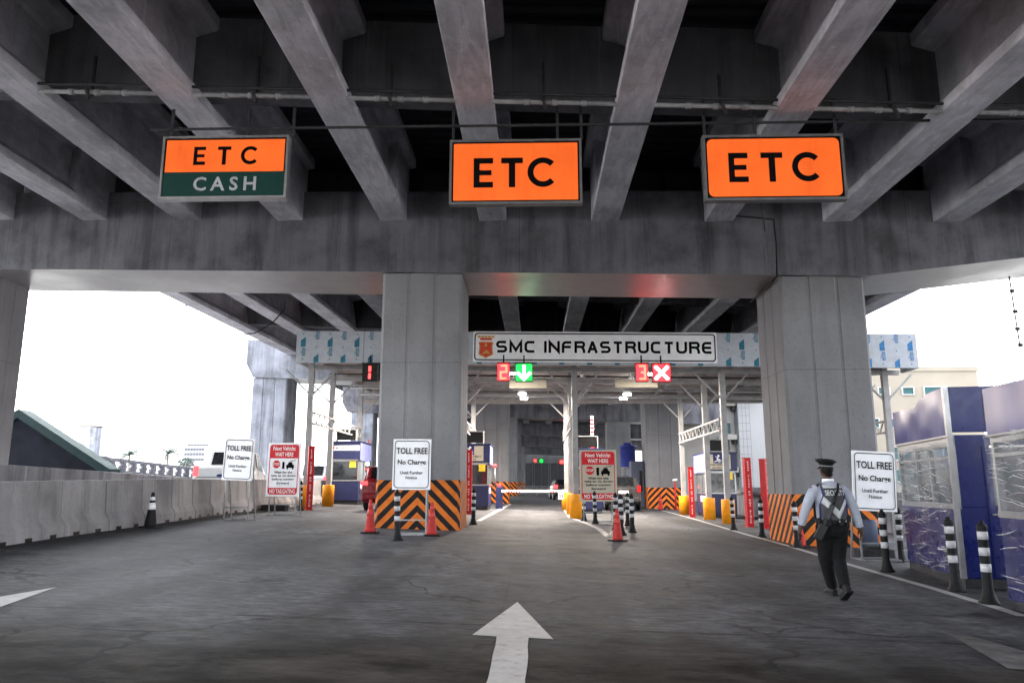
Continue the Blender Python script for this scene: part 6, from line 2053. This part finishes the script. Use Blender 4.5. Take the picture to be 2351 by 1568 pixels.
# peaked cap
b = MB()
b.lathe([(.0885, 1.688), (.091, 1.70), (.0905, 1.735), (.092, 1.738), (.135, 1.768), (.137, 1.776), (.11, 1.793), (.04, 1.80), (0, 1.80)], (0, .03, 0), 28)
o = len(b.v)
for i in range(len(b.v)): q = b.v[i]; b.v[i] = Vector((q.x, .03 + (q.y - .03) * 1.12, q.z + (q.y - .03) * .10 - q.x * .05))
cap_ = b.build('peaked_cap', M['black'], guard)
b = MB()
vs = [];  n = 14
for k in range(n + 1):
    a = math.pi * (k / n) ; vs += [(.088 * math.cos(a), .04 + .10 * math.sin(a), 1.695), (.10 * math.cos(a), .045 + .165 * math.sin(a), 1.672)]
b.add(vs, [(2 * k, 2 * k + 1, 2 * k + 3, 2 * k + 2) for k in range(n)], 0, True)
o = b.build('visor', M['black'], cap_); s = o.modifiers.new('thickness', 'SOLIDIFY'); s.thickness = .006
b = MB(); b.lathe([(.0925, 1.70), (.0935, 1.70), (.0935, 1.712), (.0925, 1.712)], (0, .03, 0), 28)
for i in range(len(b.v)): q = b.v[i]; b.v[i] = Vector((q.x * 1.0, .03 + (q.y - .03) * 1.12, q.z + (q.y - .03) * .10 - q.x * .05))
b.build('cap_cord', M['galv'], cap_)
# face mask straps at the neck and lanyard
b = MB(); b.lathe([(.071, 1.512), (.0735, 1.512), (.0735, 1.522), (.071, 1.522)], (0, .013, 0), 20); b.build('lanyard', M['navy'], guard)
# slung long gun: rests on the back, a thing of its own
T = guard.matrix_basis
gun = thing('slung_shotgun', 'long dark gun slung across the back of the walking guard', 'gun', guard.location, R(4))
gun.scale = guard.scale
def gp_(x, z, off=.035): return Vector((x, vest_y(max(-.19, min(.19, x)), max(1.0, z)) - off, z))
b = MB(); b.tube([gp_(.07, 1.46, -.02), gp_(.045, 1.40, .03), gp_(-.02, 1.26, .045), gp_(-.06, 1.17, .045)], .015, 8); b.tube([gp_(.03, 1.37, .035), gp_(-.06, 1.17, .04)], .022, 8); b.build('barrel', M['black'], gun)
b = MB(); b.beam(gp_(-.05, 1.20, .045), gp_(-.135, 1.02, .05), .045, .06); b.build('receiver', M['dark_steel'], gun, bevel=.006)
b = MB(); b.beam(gp_(-.13, 1.03, .05), gp_(-.16, .94, .055), .04, .05); b.beam(gp_(-.155, .95, .055), Vector((-.255, -.12, .76)), .045, .11); b.build('stock', M['black'], gun, bevel=.012)
b = MB(); b.tube([gp_(.075, 1.47, -.03), gp_(.03, 1.37, .026), gp_(-.10, 1.10, .03), gp_(-.15, .98, .04)], .012, 6); b.build('sling', M['black'], gun)
# hand radio in the left hand
rdo = thing('hand_radio', 'small dark radio held in the left hand of the guard', 'radio', guard.location, R(4))
rdo.scale = guard.scale
c = LWR + (LWR - LEL).normalized() * .12 + Vector((.012, .0, -.01))
b = MB(); b.cb(c + Vector((0, .01, -.02)), (.03, .05, .11)); b.build('case', M['black'], rdo, bevel=.006)
b = MB(); b.tube([c + Vector((0, .03, .03)), c + Vector((0, .03, .11))], .006, 6); b.build('aerial', M['black'], rdo)
